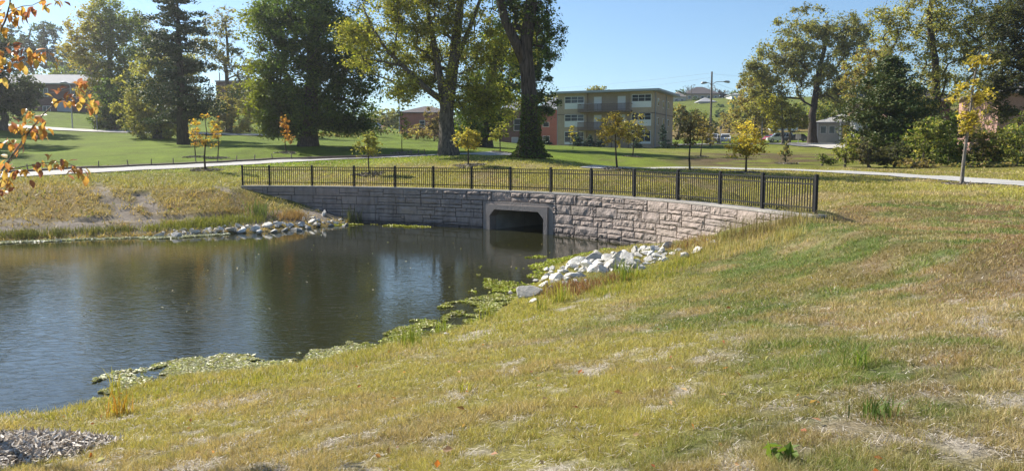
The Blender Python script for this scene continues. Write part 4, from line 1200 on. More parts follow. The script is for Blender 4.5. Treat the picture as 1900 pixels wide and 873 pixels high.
# right-hand side
tree('locust_tree', 'tall broad locust with feathery drooping crown standing beside the parking lot', None, stand(1506, 140), 140,
     [(1510, 60, 85, 48), (1450, 110, 62, 42), (1570, 85, 55, 55), (1420, 150, 42, 30), (1500, 130, 75, 50), (1560, 160, 45, 40), (1430, 185, 40, 30), (1595, 55, 34, 34), (1402, 128, 30, 24)], 0.75, LOC, 3.0, 1.45, 190, 0.07,
     trunk_px=[(1508, 215), (1517, 150), (1530, 90), (1535, 40)], bark_m=M_bark_dark, first=0.3, seed=50, droop=0.5, shell=1.6, r_top=0.2, tip=0.03, flare=1.3)
tree('broadleaf_tree', 'yellow green leafy tree under the left side of the tall locust', None, stand(1452, 136), 136,
     [(1450, 208, 34, 26), (1430, 195, 26, 22), (1475, 225, 24, 22), (1440, 228, 22, 12)], 0.25, [(0.34, 0.29, 0.05), (0.26, 0.25, 0.05), (0.20, 0.20, 0.05)], 3.0, 2.0, 60, 0.10, first=0.25, rise=0.2, seed=51)
tree('broadleaf_tree', 'brownish olive tree behind the gold sapling at the left foot of the tall locust', None, stand(1400, 150), 150,
     [(1398, 165, 32, 40), (1386, 212, 36, 38), (1420, 225, 26, 28), (1420, 160, 28, 32)], 0.3, OLV + BRN, 3.0, 2.2, 70, 0.10, first=0.1, rise=0.2, seed=52)
tree('broadleaf_tree', 'dark undergrowth tree behind the trunk of the tall locust', None, stand(1545, 160), 160,
     [(1550, 190, 40, 30), (1590, 200, 34, 34), (1530, 215, 30, 22)], 0.3, DK + OLV, 3.0, 2.2, 60, 0.10, first=0.1, rise=0.2, seed=53)
tree('broadleaf_tree', 'rust tinged tree between the tall locust and the dark cedar', None, stand(1600, 118), 118,
     [(1602, 130, 40, 36), (1625, 100, 36, 30), (1580, 160, 26, 26), (1640, 150, 36, 40)], 0.35, OLV + [(0.32, 0.19, 0.06)], 3.0, 1.3, 70, 0.09, first=0.25, seed=54)
tree('locust_tree', 'tall dark limbed locust with thin foliage behind the dark cedar on the right', None, stand(1742, 92), 92,
     [(1740, 40, 95, 60), (1690, 90, 60, 50), (1800, 90, 60, 60), (1740, 150, 75, 45), (1650, 40, 40, 40), (1760, -50, 130, 60), (1820, 30, 70, 60), (1700, 190, 60, 35)], 0.55, br_(LOC, 1.2), 3.2, 0.95, 210, 0.07,
     trunk_px=[(1738, 180), (1735, 110), (1725, 50), (1735, -60)], bark_m=M_bark_dark, first=0.35, seed=55, droop=0.4, shell=1.6, r_top=0.18, tip=0.022)
tree('shade_tree', 'dark heavy tree filling the upper right corner above the pink brick wall', None, stand(1915, 74), 74,
     [(1880, 120, 60, 60), (1930, 40, 80, 70), (1850, 165, 40, 30), (1960, 130, 70, 70), (1870, 40, 45, 50), (1860, 205, 26, 20)], 0.5, [(0.05, 0.065, 0.028), (0.075, 0.08, 0.035), (0.10, 0.09, 0.04)], 3.6, 2.2, 130, 0.09, first=0.2, rise=0.2, seed=56)
conifer('cedar_tree', 'dense dark green cedar with a broad ragged outline behind the brush on the right', None, stand(1645, 70), 70, 108, 165, 0.30, 150, CDR, 4.4, 260,
        profile=([0, 0.12, 0.3, 0.5, 0.7, 0.85, 1.0], [0.78, 1.0, 0.95, 0.74, 0.50, 0.30, 0.08]), crown0=0.03, seed=9, dropang=-0.12, irregular=0.22, thick=0.06)
brush = [(1568, 60, [(1568, 282, 26, 22), (1580, 262, 18, 20)], OLV + MID, 'leafy yellow green bush at the left end of the brush beside the path'),
         (1612, 59, [(1612, 290, 26, 20), (1600, 270, 18, 18)], [(0.13, 0.12, 0.07), (0.18, 0.15, 0.08)], 'grey brown scrubby bush at the foot of the dark cedar'),
         (1660, 59, [(1660, 285, 30, 24), (1640, 298, 26, 12)], [(0.10, 0.105, 0.05), (0.15, 0.13, 0.06), (0.07, 0.08, 0.035)], 'olive grey rounded bush right of the cedar foot'),
         (1712, 60, [(1712, 265, 36, 42), (1735, 245, 30, 30)], DK + OLV, 'tall dark green bush between the cedar and the tall yellow sapling'),
         (1760, 61, [(1762, 255, 36, 50), (1775, 290, 34, 22)], DK + [(0.11, 0.12, 0.035)], 'dark green bush right behind the tall yellow sapling'),
         (1820, 60, [(1822, 262, 40, 48), (1840, 290, 34, 24)], DK + BRN, 'dark brown green bush right of the tall yellow sapling below the pink brick wall'),
         (1885, 58, [(1885, 270, 40, 44), (1920, 260, 50, 55)], DK + OLV, 'dark bush at the right end of the brush beside the path'),
         (1690, 57, [(1690, 302, 30, 10), (1720, 306, 26, 8)], BRN, 'low brown weeds in front of the dark bushes by the path'),
         (1800, 57, [(1800, 306, 40, 9), (1850, 308, 36, 9)], BRN + DK, 'low dark weeds under the bushes right of the tall yellow sapling'),
         (1690, 66, [(1690, 268, 44, 38)], DK, 'dark shadowed bush behind the tall green bush right of the cedar'), (1738, 67, [(1740, 262, 44, 42)], DK, 'dark shadowed bush behind the trunk of the tall yellow sapling'),
         (1850, 66, [(1852, 272, 46, 36)], DK, 'dark shadowed bush directly under the pink brick wall'), (1595, 66, [(1600, 285, 34, 24)], DK + OLV, 'dark bush low at the left foot of the cedar'),
         (1525, 64, [(1525, 292, 14, 9), (1540, 298, 18, 8)], MID, 'low bright green weeds left of the brush at the ditch')]
for i, (px, D_, lob, pl, lab) in enumerate(brush):
    tree('shrub', lab, None, stand(px, D_), D_, lob, 0.07, pl, 4.2, 2.5, 60, 0.10, first=0, rise=0.25, seed=60 + i, cat='shrub', parts=('foliage', 'stem'), twig_n=4, tip=0.012)

# saplings
def sapling(px, py, lobes, r, pal, lab, leafpx=4.0, cover=1.5, clumps=30, seed=1, bark_m=None, first=0.3, grp='young trees staked on the lawns', trunk_px=None, mulch=True, aspect=0.55, spread=0.12, shell=2.0):
    g = ground_at(px, py)
    t = tree('sapling', lab, grp, g, g[1], lobes, r, pal, leafpx, cover, clumps, spread, first=first, seed=seed, bark_m=bark_m or M_bark_dark, tip=0.006, flare=1.15, r_top=r * 0.3, twig_n=2, cat='young tree', trunk_px=trunk_px, aspect=aspect, shell=shell)
    if mulch:
        rg = np.random.default_rng(seed); n = 420
        a = rg.uniform(0, 6.28, n); rad = 0.95 * np.sqrt(rg.random(n)) * (1 + 0.2 * np.sin(a * 3 + seed))
        C = np.stack([g[0] + np.cos(a) * rad, g[1] + np.sin(a) * rad], 1)
        C = np.column_stack([C, hgt(C[:, 0], C[:, 1]) + 0.02 + 0.05 * (1 - rad / 1.2) + rg.uniform(0, 0.03, n)])
        o = leaf_mesh('mulch_ring', C, 0.13, 0.5, pal_cols(n, [(0.24, 0.2, 0.16), (0.17, 0.135, 0.10), (0.33, 0.29, 0.25)], rg), M_chip, None, up=1.2, rng=rg)
        tag(o, kind='stuff')
    return t
sapling(381, 316, [(362, 243, 15, 30), (400, 240, 12, 28), (382, 264, 22, 14), (385, 225, 7, 16)], 0.06, ORG + GLD, 'orange leaved sapling with a forked ragged top, nearest the left end of the fence', 4.5, 0.7, 34, 70)
sapling(363, 292, [(360, 250, 10, 26)], 0.045, ORG, 'small orange sapling behind and left of the forked orange one', 4.0, 0.7, 16, 71)
sapling(404, 294, [(404, 245, 10, 30)], 0.045, ORG + OLV, 'small orange sapling behind and right of the forked orange one', 4.0, 0.8, 16, 72)
sapling(531, 284, [(528, 235, 9, 24), (533, 258, 14, 14), (524, 228, 6, 18)], 0.05, ORG, 'narrow orange sapling standing in front of the huge dark tree', 4.0, 1.2, 24, 73)
sapling(685, 324, [(682, 268, 27, 19), (672, 280, 22, 13), (696, 279, 20, 12), (682, 254, 14, 12)], 0.045, OLV + YGR, 'small olive green sapling just behind the fence with a mulch ring', 4.0, 1.8, 34, 74, first=0.4)
sapling(746, 284, [(746, 240, 22, 24), (740, 215, 14, 20)], 0.04, OLV, 'faint thin leaved sapling in the shade left of the maple', 3.6, 0.55, 20, 75)
sapling(869, 308, [(865, 248, 25, 22), (868, 268, 22, 14), (850, 258, 16, 16), (880, 255, 16, 18)], 0.05, OLV + GLD, 'golden olive round sapling in front of the maple trunk', 3.8, 1.7, 46, 76, first=0.4)
sapling(928, 283, [(928, 242, 20, 18), (922, 252, 14, 12)], 0.05, OLV + YGR, 'olive round sapling between the maple and the massive ivy footed trunk', 3.8, 2.2, 30, 77, first=0.45)
sapling(1145, 314, [(1140, 238, 32, 28), (1125, 248, 20, 20), (1160, 250, 20, 20), (1145, 218, 12, 16)], 0.06, BRN + GLD, 'golden brown sapling in front of the tan apartment building', 4.0, 1.7, 44, 78, first=0.4)
sapling(1174, 291, [(1176, 235, 24, 28), (1188, 248, 16, 18)], 0.06, BRN + OLV, 'brown leaved sapling behind the golden brown one by the apartment building', 3.8, 1.3, 34, 79, first=0.4)
sapling(1280, 316, [(1278, 235, 30, 30), (1268, 260, 22, 18), (1285, 215, 16, 18), (1300, 250, 18, 22)], 0.065, [(0.17, 0.13, 0.07), (0.22, 0.17, 0.09), (0.14, 0.12, 0.06)], 'thin brownish grey sapling right of the apartment building', 3.8, 0.95, 44, 80, first=0.4)
sapling(1300, 291, [(1302, 240, 26, 26), (1315, 255, 14, 18)], 0.065, BRN, 'brown sapling close behind the thin brownish grey one', 3.8, 1.0, 34, 81, first=0.4)
sapling(1384, 321, [(1382, 262, 38, 30), (1368, 275, 24, 18), (1405, 272, 22, 18), (1385, 240, 20, 18)], 0.065, GLD, 'dense bright gold sapling behind the right end of the fence', 4.4, 1.6, 60, 82, first=0.35)
sapling(1458, 304, [(1458, 285, 13, 15), (1459, 270, 8, 12)], 0.035, NDB + BRN, 'little dark green sapling on the mulched slope right of the gold one', 3.4, 1.8, 24, 83, first=0.15)
sapling(1784, 343, [(1812, 185, 34, 28), (1800, 215, 26, 20), (1772, 178, 15, 12), (1815, 110, 32, 18), (1795, 160, 20, 14), (1795, 240, 16, 12)], 0.085, [(0.48, 0.36, 0.05), (0.42, 0.33, 0.06), (0.34, 0.28, 0.06), (0.52, 0.42, 0.12)], 'tall slender yellow sapling with a pale leaning trunk at the right by the path', 6.0, 1.7, 64, 84, bark_m=M_bark_pale, first=0.42, trunk_px=[(1793, 255), (1803, 190), (1812, 120), (1818, 98)], aspect=0.6, shell=1.7)
sapling(1063, 277, [(1062, 250, 8, 14), (1060, 238, 7, 8)], 0.03, OLV + GLD, 'thin little sapling in front of the left end of the apartment building', 3.4, 1.0, 14, 85, mulch=False)

# little spruces by the apartments
for i, (px, py, ty, wpx, lab) in enumerate([(1014, 279, 253, 22, 'little spruce beside the ivy footed trunk in front of the red brick building'), (1071, 278, 249, 24, 'leftmost of the three little spruces in front of the apartment building'),
                                            (1094, 279, 250, 24, 'middle one of the three little spruces in front of the apartment building'), (1114, 278, 251, 22, 'rightmost of the three little spruces in front of the apartment building'),
                                            (1181, 276, 255, 20, 'little spruce under the brown saplings at the right of the apartment front'), (1229, 271, 231, 28, 'tallest young spruce at the right corner of the apartment building')]):
    g = stand(px, 112 + (8 if px > 1150 else 0))
    conifer('young_spruce', lab, 'young spruces around the apartments', g, g[1], ty, wpx, 0.08, 40, NDB, 3.0, 34, crown0=0.03, seed=90 + i, irregular=0.15, thick=0.05)

# the hill at the back right
for i, (px, D_, lob, pl, lab) in enumerate([
        (1302, 330, [(1306, 206, 12, 11)], NDB, 'dark bush on the far hillside left of the utility pole'), (1333, 300, [(1333, 205, 15, 13), (1330, 212, 18, 8)], NDB, 'dark round evergreen on the far hillside right of the utility pole'),
        (1365, 290, [(1365, 200, 10, 16)], NDB, 'dark upright evergreen on the far hillside near the olive tree'), (1262, 350, [(1262, 173, 11, 8)], DK, 'dark round tree beside the tan roof on the hilltop'),
        (1340, 360, [(1338, 175, 8, 9), (1343, 185, 10, 8)], [(0.12, 0.09, 0.075)], 'dark reddish tree at the right end of the long hilltop house'), (1362, 365, [(1362, 176, 10, 9)], MID, 'green tree beside the small white hilltop house'),
        (1290, 340, [(1290, 188, 10, 9)], DK, 'dark tree in front of the long hilltop house'), (1256, 185, [(1258, 218, 20, 30), (1278, 228, 20, 26)], DK + BRN, 'dark tree right behind the corner of the apartment building'), (1338, 262, [(1338, 214, 13, 13)], NDB, 'round dark evergreen on the hillside just right of the utility pole'), (1372, 255, [(1374, 212, 14, 16), (1366, 224, 12, 10)], MID + OLV, 'olive tree on the hillside beside the brownish tree'), (1290, 250, [(1288, 214, 14, 12)], DK, 'dark bush on the hillside left of the utility pole'), (1352, 205, [(1352, 226, 20, 20), (1368, 236, 16, 14)], OLV + BRN, 'olive brown tree behind the white car at the lot'), (1305, 190, [(1300, 228, 24, 26), (1322, 236, 18, 20)], DK + OLV, 'dark olive tree behind the utility pole at the lot'),
        (1100, 260, [(1108, 166, 24, 7)], OLV, 'treetops peeking over the apartment roof'), (1018, 230, [(1022, 186, 26, 12), (1035, 195, 18, 10)], OLV, 'yellowish treetops behind the red brick building')]):
    tree('background_tree', lab, None, far(px, D_), D_, lob, 0.3, pl, 2.6, 2.4, 40, 0.11, first=0.1, rise=0.1, seed=100 + i)
for i, (px, D_, lob, lab) in enumerate([(1272, 362, [(1278, 168, 14, 10)], 'bare grey tree on the hilltop beside the thin light pole'), (1322, 362, [(1320, 170, 20, 13)], 'broad bare grey tree behind the long hilltop house'), (1345, 372, [(1346, 178, 9, 12)], 'bare grey tree at the right of the hilltop house')]):
    tree('bare_tree', lab, None, far(px, D_), D_, lob, 0.35, [(0.2, 0.16, 0.13)], 1.5, 0.25, 60, 0.12, first=0.1, rise=0.6, seed=120 + i, bark_m=M_bark, twig_n=5, tip=0.05)

# rows of trees farther off that close the view between the nearer ones
bgr = random.Random(21)
def row(xs, D0, D1, top0, top1, base_py, pal, label, group, wpx=(44, 70), k0=0):
    for i, px in enumerate(xs):
        D_ = bgr.uniform(D0, D1); w_ = bgr.uniform(*wpx); ty = bgr.uniform(top0, top1); by = base_py
        h_ = by - ty
        pl = [pal[(i + j) % len(pal)] for j in range(3)]
        tree('background_tree', label, group, far(px, D_), D_, [(px, ty + h_ * 0.32, w_ * 0.42, h_ * 0.32), (px + bgr.uniform(-12, 12), ty + h_ * 0.6, w_ * 0.55, h_ * 0.36), (px + bgr.uniform(-14, 14), by - h_ * 0.2, w_ * 0.5, h_ * 0.2)],
             0.3, pl, 4.4, 1.4, 30, 0.13, first=0.1, rise=0.15, seed=300 + k0 + i)
row([-30, 15, 60, 105, 150, 195], 185, 215, 112, 140, 200, DK + MID, 'distant dark green tree in the wood behind the long brick building', 'wood behind the long brick building', k0=0)
row([235, 275, 318, 360, 398, 440, 478], 165, 200, 150, 195, 235, DK + OLV, 'distant tree in the wood behind the dark pine and the olive tree', 'wood behind the dark pine', k0=20)
row([505, 545, 585, 625, 662], 165, 190, 185, 215, 250, OLV + DK, 'distant tree behind the lower boughs of the huge dark broadleaf tree', 'wood behind the huge dark tree', k0=40)
row([700, 735, 765, 800, 845], 200, 235, 196, 216, 246, OLV + MID, 'distant olive tree closing the gap behind the maple', 'wood behind the maple', (30, 46), k0=60)
row([880, 925, 965], 160, 185, 150, 190, 262, DK, 'distant dark tree behind the red brick building', 'wood behind the red brick building', k0=70)
row([1405, 1440, 1480, 1530, 1570, 1610], 185, 240, 150, 190, 250, DK + OLV, 'distant tree in the wood behind the tall locust', 'wood behind the tall locust', k0=80)
row([1640, 1690, 1735, 1785, 1830, 1880, 1930], 112, 140, 165, 200, 270, DK + OLV, 'distant dark tree in the wood behind the cedar and the brush', 'wood behind the cedar', (60, 90), k0=90)

# a tree just off to the left whose shadow lies across the lawn
for px, D_, lab in ((-150, 92, 'tall broadleaf tree standing just out of view left of the road, shading the lawn'), (-230, 78, 'second tall broadleaf tree out of view at left, nearer than the other one')):
    tree('broadleaf_tree', lab, None, far(px, D_), D_, [(px, 70, 100, 70), (px - 30, 150, 90, 60), (px + 10, -10, 80, 60), (px - 20, -70, 60, 50)], 0.5, MID, 5.0, 1.6, 80, 0.10, first=0.25, seed=400 + D_)
# ------------------------------------------------------------------ buildings
def window(parent, x0, x1, z0, z1, y=0.0, cols=1, rows=1, panel=0.0, mat_frame=None, depth=0.10, w=0.07, pane=None):
    """a framed window on a wall whose outside faces -y at y: frame > panes; the frame stands proud of the wall"""
    mf = mat_frame or M_white
    m = MB(); m.frame(x0, x1, z0, z1, y - 0.05, y + depth, w)
    zp = z0 + panel
    if panel: m.box(x0 + w, x1 - w, y - 0.02, y + 0.02, z0 + w, zp)
    for c in range(1, cols):
        xc = x0 + (x1 - x0) * c / cols; m.box(xc - w * 0.4, xc + w * 0.4, y - 0.04, y + 0.05, zp, z1 - w)
    for r_ in range(1, rows):
        zc = zp + (z1 - zp) * r_ / rows; m.box(x0 + w, x1 - w, y - 0.035, y + 0.04, zc - w * 0.3, zc + w * 0.3)
    f = m.build('window', mf, parent)
    for c in range(cols):
        a = x0 + (x1 - x0) * c / cols + w * 0.5; b = x0 + (x1 - x0) * (c + 1) / cols - w * 0.5
        m = MB(); m.box(a, b, y - 0.012, y + 0.012, zp + w * 0.3, z1 - w * 0.7); m.build('pane', pane or M_pane, f)
    return f

def hip_roof(parent, x0, x1, y0, y1, z, h, over, mat, name='roof', ridge=None, thick=0.18):
    a, b, c, d = x0 - over, x1 + over, y0 - over, y1 + over
    hw = min(b - a, d - c) * 0.5 if ridge is None else ridge
    m = MB()
    if (b - a) >= (d - c): r0, r1 = (a + hw, (c + d) / 2), (b - hw, (c + d) / 2)
    else: r0, r1 = ((a + b) / 2, c + hw), ((a + b) / 2, d - hw)
    vs = [(a, c, z), (b, c, z), (b, d, z), (a, d, z), (a, c, z + thick), (b, c, z + thick), (b, d, z + thick), (a, d, z + thick), (*r0, z + thick + h), (*r1, z + thick + h)]
    if (b - a) >= (d - c): top = [(4, 5, 9, 8), (5, 6, 9), (6, 7, 8, 9), (7, 4, 8)]
    else: top = [(4, 5, 8), (5, 6, 9, 8), (6, 7, 9), (7, 4, 8, 9)]
    m.add(vs, [(3, 2, 1, 0), (0, 1, 5, 4), (1, 2, 6, 5), (2, 3, 7, 6), (3, 0, 4, 7)] + top)
    return m.build(name, mat, parent)

# tan three-storey apartment building
A = R(24)
cr = P(1212, 275, 125.0)
Wd, Dp, EV = 15.8, 13.0, 8.75
apt = thing('apartment_building', 'three storey tan brick apartment building with brown wooden balconies and flat pale blue roof edge', 'building',
            (cr[0] - Wd * math.cos(A), cr[1] + Wd * math.sin(A), cr[2]), -A)
wx = lambda px: (px - 1045) / 167.0 * Wd
m = MB()
m.box(0, 4.9, 0, Dp, -1.5, EV); m.box(4.9, 12.0, 0.5, Dp, -1.5, EV); m.box(12.0, Wd, 0, Dp, -1.5, EV)
m.build('wall', M_brick_tan, apt)
for q_ in ((-0.03, 4.9, -0.05, 0.0), (12.0, Wd, -0.05, 0.0), (Wd + 0.003, Wd + 0.05, -0.04, Dp)):
    m = MB(); m.box(*q_, 5.35, 5.5); m.build('band_course', M_wood_brown, apt)
roof = hip_roof(apt, 0, Wd, 0, Dp, EV, 0.55, 1.0, M_fascia, thick=0.32)
for fl, z in enumerate((0.35, 3.1, 5.95)):
    window(apt, 1.2, 4.5, z + 0.35, z + 2.35, 0.0, 3, 2, 0.95 if fl else 0.35)
    window(apt, 12.3, 15.4, z + 0.35, z + 2.35, 0.0, 3, 2, 0.95 if fl else 0.35)
for fl, z in enumerate((3.05, 5.9)):
    for x0 in (6.0, 9.9):
        d = MB(); d.box(x0, x0 + 1.25, 0.42, 0.5, z, z + 2.25); dd = d.build('door', M_white, apt)
        d = MB(); d.box(x0 + 1.05, x0 + 1.12, 0.38, 0.42, z + 1.0, z + 1.12); d.build('handle', M_metal, dd)
    xa, xb = (3.85, 12.4)
    d = MB(); d.box(xa, xb, -1.35, 0.47, z - 0.22, z - 0.02); bal = d.build('balcony', M_wood_brown, apt)
    d = MB(); d.box(xa, xb, -1.35, -1.27, z + 0.98, z + 1.06); d.box(xa, xa + 0.08, -1.27, 0.0, z + 0.98, z + 1.06); d.box(xb - 0.08, xb, -1.27, 0.0, z + 0.98, z + 1.06)
    d.box(xa, xb, -1.34, -1.28, z + 0.1, z + 0.16)
    d.build('handrail', M_wood_brown, bal)
    k = 0
    x = xa + 0.02
    while x < xb - 0.1:
        wd = 0.11 if k % 10 == 0 else 0.065
        d = MB(); d.box(x, x + wd, -1.345, -1.275, z - 0.02, z + 0.98); d.build('baluster', M_wood_brown, bal); x += 0.155 if k % 10 else 0.2; k += 1
for x in (3.95, 6.8, 9.5, 12.2):
    d = MB(); d.box(x - 0.08, x + 0.08, -1.33, -1.17, -1.2, 2.83); d.build('post', M_wood_brown, apt)
# side wall: small windows and downpipes
for y_, z in ((2.6, 6.6), (6.0, 6.4), (9.4, 6.5), (2.6, 3.6), (6.0, 3.6), (9.4, 3.6)):
    m = MB(); m.box(Wd - 0.02, Wd + 0.06, y_ - 0.45, y_ + 0.45, z, z + 1.2); f = m.build('window', M_white, apt)
    m = MB(); m.box(Wd + 0.062, Wd + 0.075, y_ - 0.36, y_ + 0.36, z + 0.09, z + 1.1); m.build('pane', M_pane, f)
for y_ in (0.7, 7.8):
    m = MB(); m.tube([(Wd + 0.1, y_, 8.6), (Wd + 0.1, y_, 0)], 0.07, 6); m.build('downpipe', M_fascia, apt)
m = MB(); m.box(5.0, 6.2, -1.2, -1.17, 6.9, 7.0); m.build('hanging_rail', M_metal, apt)
m = MB(); m.tube([(-0.5, 0.3, 8.7), (-0.4, 0.15, 8.2), (-0.08, 0.06, 7.9), (-0.08, 0.06, 0)], 0.06, 6); m.build('downpipe', M_fascia, apt)

# red brick apartments behind the massive trunk
b0 = P(993, 266, 150)
red = thing('brick_building', 'two storey red brick building with grey hip roof left of the tan apartments', 'building', (b0[0], b0[1], b0[2]), R(-6))
m = MB(); m.box(0.0, 7.5, 0, 12, -2, 6.1); m.build('wall', M_brick_red, red)
m = MB(); m.box(-7.0, -0.003, 2.0, 12, -2, 6.1); m.build('wall', M_brick_dark, red)  # darker brick puts the shade on this wing into its colour
hip_roof(red, 0, 7.5, 0, 12, 6.1, 2.4, 0.35, M_roof_grey); hip_roof(red, -7.0, -0.4, 2.0, 12, 6.12, 2.0, 0.3, M_roof_grey)
for x0, z0, w_, h_ in ((1.4, 3.0, 1.2, 0.9), (4.9, 3.0, 1.0, 1.0), (1.4, 0.2, 1.3, 1.2), (4.5, 0.4, 0.8, 0.9), (4.9, 5.0, 1.0, 0.7)):
    window(red, x0, x0 + w_, z0, z0 + h_, 0.0, 1, 1)
window(red, -4.2, -2.6, 2.4, 4.6, 2.0, 1, 2); window(red, -4.6, -2.6, -0.3, 1.2, 2.0, 1, 1, pane=M_fascia)
m = MB(); m.box(4.9, 5.3, -0.05, 0.0, 1.5, 2.6); m.build('meter_box', M_white, red)

b0 = P(742, 246, 152)
br2 = thing('brick_building', 'low dark red brick building glimpsed behind the left side of the maple trunk', 'building', (b0[0], b0[1], b0[2]), R(4))
m = MB(); m.box(0, 10, 0, 9, -2, 3.6); m.build('wall', M_brick_red, br2); hip_roof(br2, 0, 10, 0, 9, 3.6, 1.4, 0.4, M_roof_dark)
window(br2, 3.7, 4.7, 1.0, 2.3, 0.0, 1, 2)

# long brick building up the hill on the left
b0 = P(-30, 210, 152)
lb = thing('brick_building', 'long two storey dark brick building with grey roof and chimney on the rise at left', 'building', (b0[0], b0[1], b0[2] - 0.6), R(5))
m = MB(); m.box(0, 24, 0, 10, -4, 6.0); m.build('wall', M_brick_dark, lb)
m = MB(); zz_ = 6.0
m.add([(-0.6, -0.7, zz_), (24.6, -0.7, zz_), (24.6, 10.7, zz_), (-0.6, 10.7, zz_), (-0.6, -0.7, zz_ + 0.2), (24.6, -0.7, zz_ + 0.2), (24.6, 10.7, zz_ + 0.2), (-0.6, 10.7, zz_ + 0.2), (-0.6, 5, zz_ + 2.3), (24.6, 5, zz_ + 2.3)],
      [(3, 2, 1, 0), (0, 1, 5, 4), (2, 3, 7, 6), (4, 5, 9, 8), (6, 7, 8, 9), (1, 2, 6, 9, 5), (3, 0, 4, 8, 7)])
lroof = m.build('roof', M_roof_grey, lb)
m = MB(); m.box(17.0, 18.9, 4.3, 5.6, 7.9, 9.6); m.box(16.9, 19.0, 4.2, 5.7, 9.603, 9.75); m.build('chimney', M_brick_dark, lroof)
for x0 in (10.2, 15.7, 20.0): window(lb, x0, x0 + 1.5, 3.7, 5.3, 0.0, 2, 1)
for x0 in (10.6, 20.4): window(lb, x0, x0 + 1.4, 0.3, 2.0, 0.0, 2, 1)
m = MB(); m.box(13.2, 15.9, -0.08, 0.0, 0.9, 2.7); m.build('garage_door', M_fascia, lb)
m = MB(); m.tube([(22.5, -0.1, 5.9), (22.5, -0.1, 0)], 0.06, 6); m.build('downpipe', M_fascia, lb)

b0 = P(402, 190, 185)
ub = thing('brick_building', 'flat roofed brown brick building on the rise behind the brownish thicket', 'building', (b0[0], b0[1], b0[2]), R(-3))
m = MB(); m.box(0, 12, 0, 10, -6, 4.6); m.build('wall', M_brick_dark, ub); m = MB(); m.box(-0.2, 12.2, -0.2, 10.2, 4.603, 4.9); m.build('roof', M_roof_tan, ub)
window(ub, 5.4, 6.6, 1.2, 2.8, 0.0, 1, 2)

# right: orange brick block with a low white wing, pink brick wall at the edge
b0 = P(1590, 246, 132)
ob = thing('brick_building', 'two storey orange brick house with white ground floor partly behind the dark cedar', 'building', (b0[0], b0[1], b0[2] - 0.3), R(-14))
m = MB(); m.box(0, 5.5, 0, 9, 2.6, 5.7); m.build('wall', M_brick_orange, ob)
m = MB(); m.box(-0.03, 5.53, -0.03, 9, -2, 2.597); m.build('lower_wall', M_white, ob)
hip_roof(ob, 0, 5.5, 0, 9, 5.7, 1.8, 0.5, M_roof_tan)
for x0 in (0.5, 2.0): window(ob, x0, x0 + 0.7, 3.4, 4.8, 0.0, 1, 1, mat_frame=M_white)
window(ob, 1.6, 3.0, 0.2, 1.8, -0.03, 2, 1)
b1 = P(1512, 252, 140)
wg = thing('bungalow', 'low white bungalow with sloping grey porch roof left of the orange brick house', 'house', (b1[0], b1[1], b1[2] - 0.2), R(-22))
m = MB(); m.box(0, 7.5, 1.5, 9, -2, 2.4); m.build('wall', M_conc, wg)  # duller than white: shadow on this wall is put into its colour
hip_roof(wg, 0, 8.3, 0.8, 9, 2.4, 1.5, 0.3, M_roof_grey)
for x in (0.4, 4.0, 7.0):
    m = MB(); m.box(x - 0.09, x + 0.09, 0.6, 0.78, -1, 2.4); m.build('porch_post', M_white, wg)
m = MB(); m.box(4.4, 5.3, 1.42, 1.5, -0.1, 2.0); m.build('door', M_yellow, wg)
for x0 in (0.8, 2.2, 5.8): window(wg, x0, x0 + 1.0, 0.6, 1.9, 1.5, 1, 1)
b1 = P(1688, 262, 104)
bk = thing('brick_building', 'brown brick gable with a white lower panel glimpsed right of the dark cedar', 'building', (b1[0], b1[1], b1[2]), R(0))
m = MB(); m.box(0, 5.0, 0, 8, -2, 5.0); m.build('wall', M_brick_dark, bk); m = MB(); m.box(0.5, 1.9, -0.06, 0, 0.4, 2.4); m.build('panel', M_white, bk); hip_roof(bk, 0, 5, 0, 8, 5.0, 1.8, 0.3, M_roof_dark)
b1 = P(1848, 268, 84)
pk = thing('brick_building', 'pink brick building with a dark window at the right edge above the bushes', 'building', (b1[0], b1[1], b1[2]), R(-8))
m = MB(); m.box(0, 9, 0, 10, -2, 5.2); m.build('wall', M_brick_pink, pk); hip_roof(pk, 0, 9, 0, 10, 5.2, 1.6, 0.4, M_roof_tan); window(pk, 2.5, 4.6, 0.6, 4.4, 0.0, 1, 2, mat_frame=M_roof_dark)

# hilltop houses
def hill_house(px, py, D, wpx, wall_h, roof_h, wall_m, roof_m, label, nwin=2, dp=10):
    b = P(px, py, D); w = wpx * D / 1491.0
    h = thing('house', label, 'house', (b[0], b[1], b[2]), 0)
    m = MB(); m.box(0, w, 0, dp, -8, wall_h); m.build('wall', wall_m, h); hip_roof(h, 0, w, 0, dp, wall_h, roof_h, 0.5, roof_m)
    for i in range(nwin):
        x = w * (i + 0.6) / (nwin + 0.2); window(h, x - 0.7, x + 0.7, wall_h - 2.0, wall_h - 0.7, 0.0, 1, 1, w=0.12)
hill_house(1248, 190, 340, 24, 2.2, 2.2, M_conc, M_roof_tan, 'tan roofed hilltop house just right of the apartment roof')
hill_house(1272, 184, 356, 62, 2.2, 3.4, M_brick_tan, M_roof_dark, 'long dark roofed house along the skyline of the hill', 5, 12)
hill_house(1297, 197, 320, 30, 1.6, 1.8, M_conc, M_roof_grey, 'small pale roofed house just below the long hilltop house', 2, 9)
hill_house(1357, 196, 330, 20, 4.2, 0.8, M_white, M_roof_grey, 'small boxy white hilltop house beside the olive tree', 2, 9)

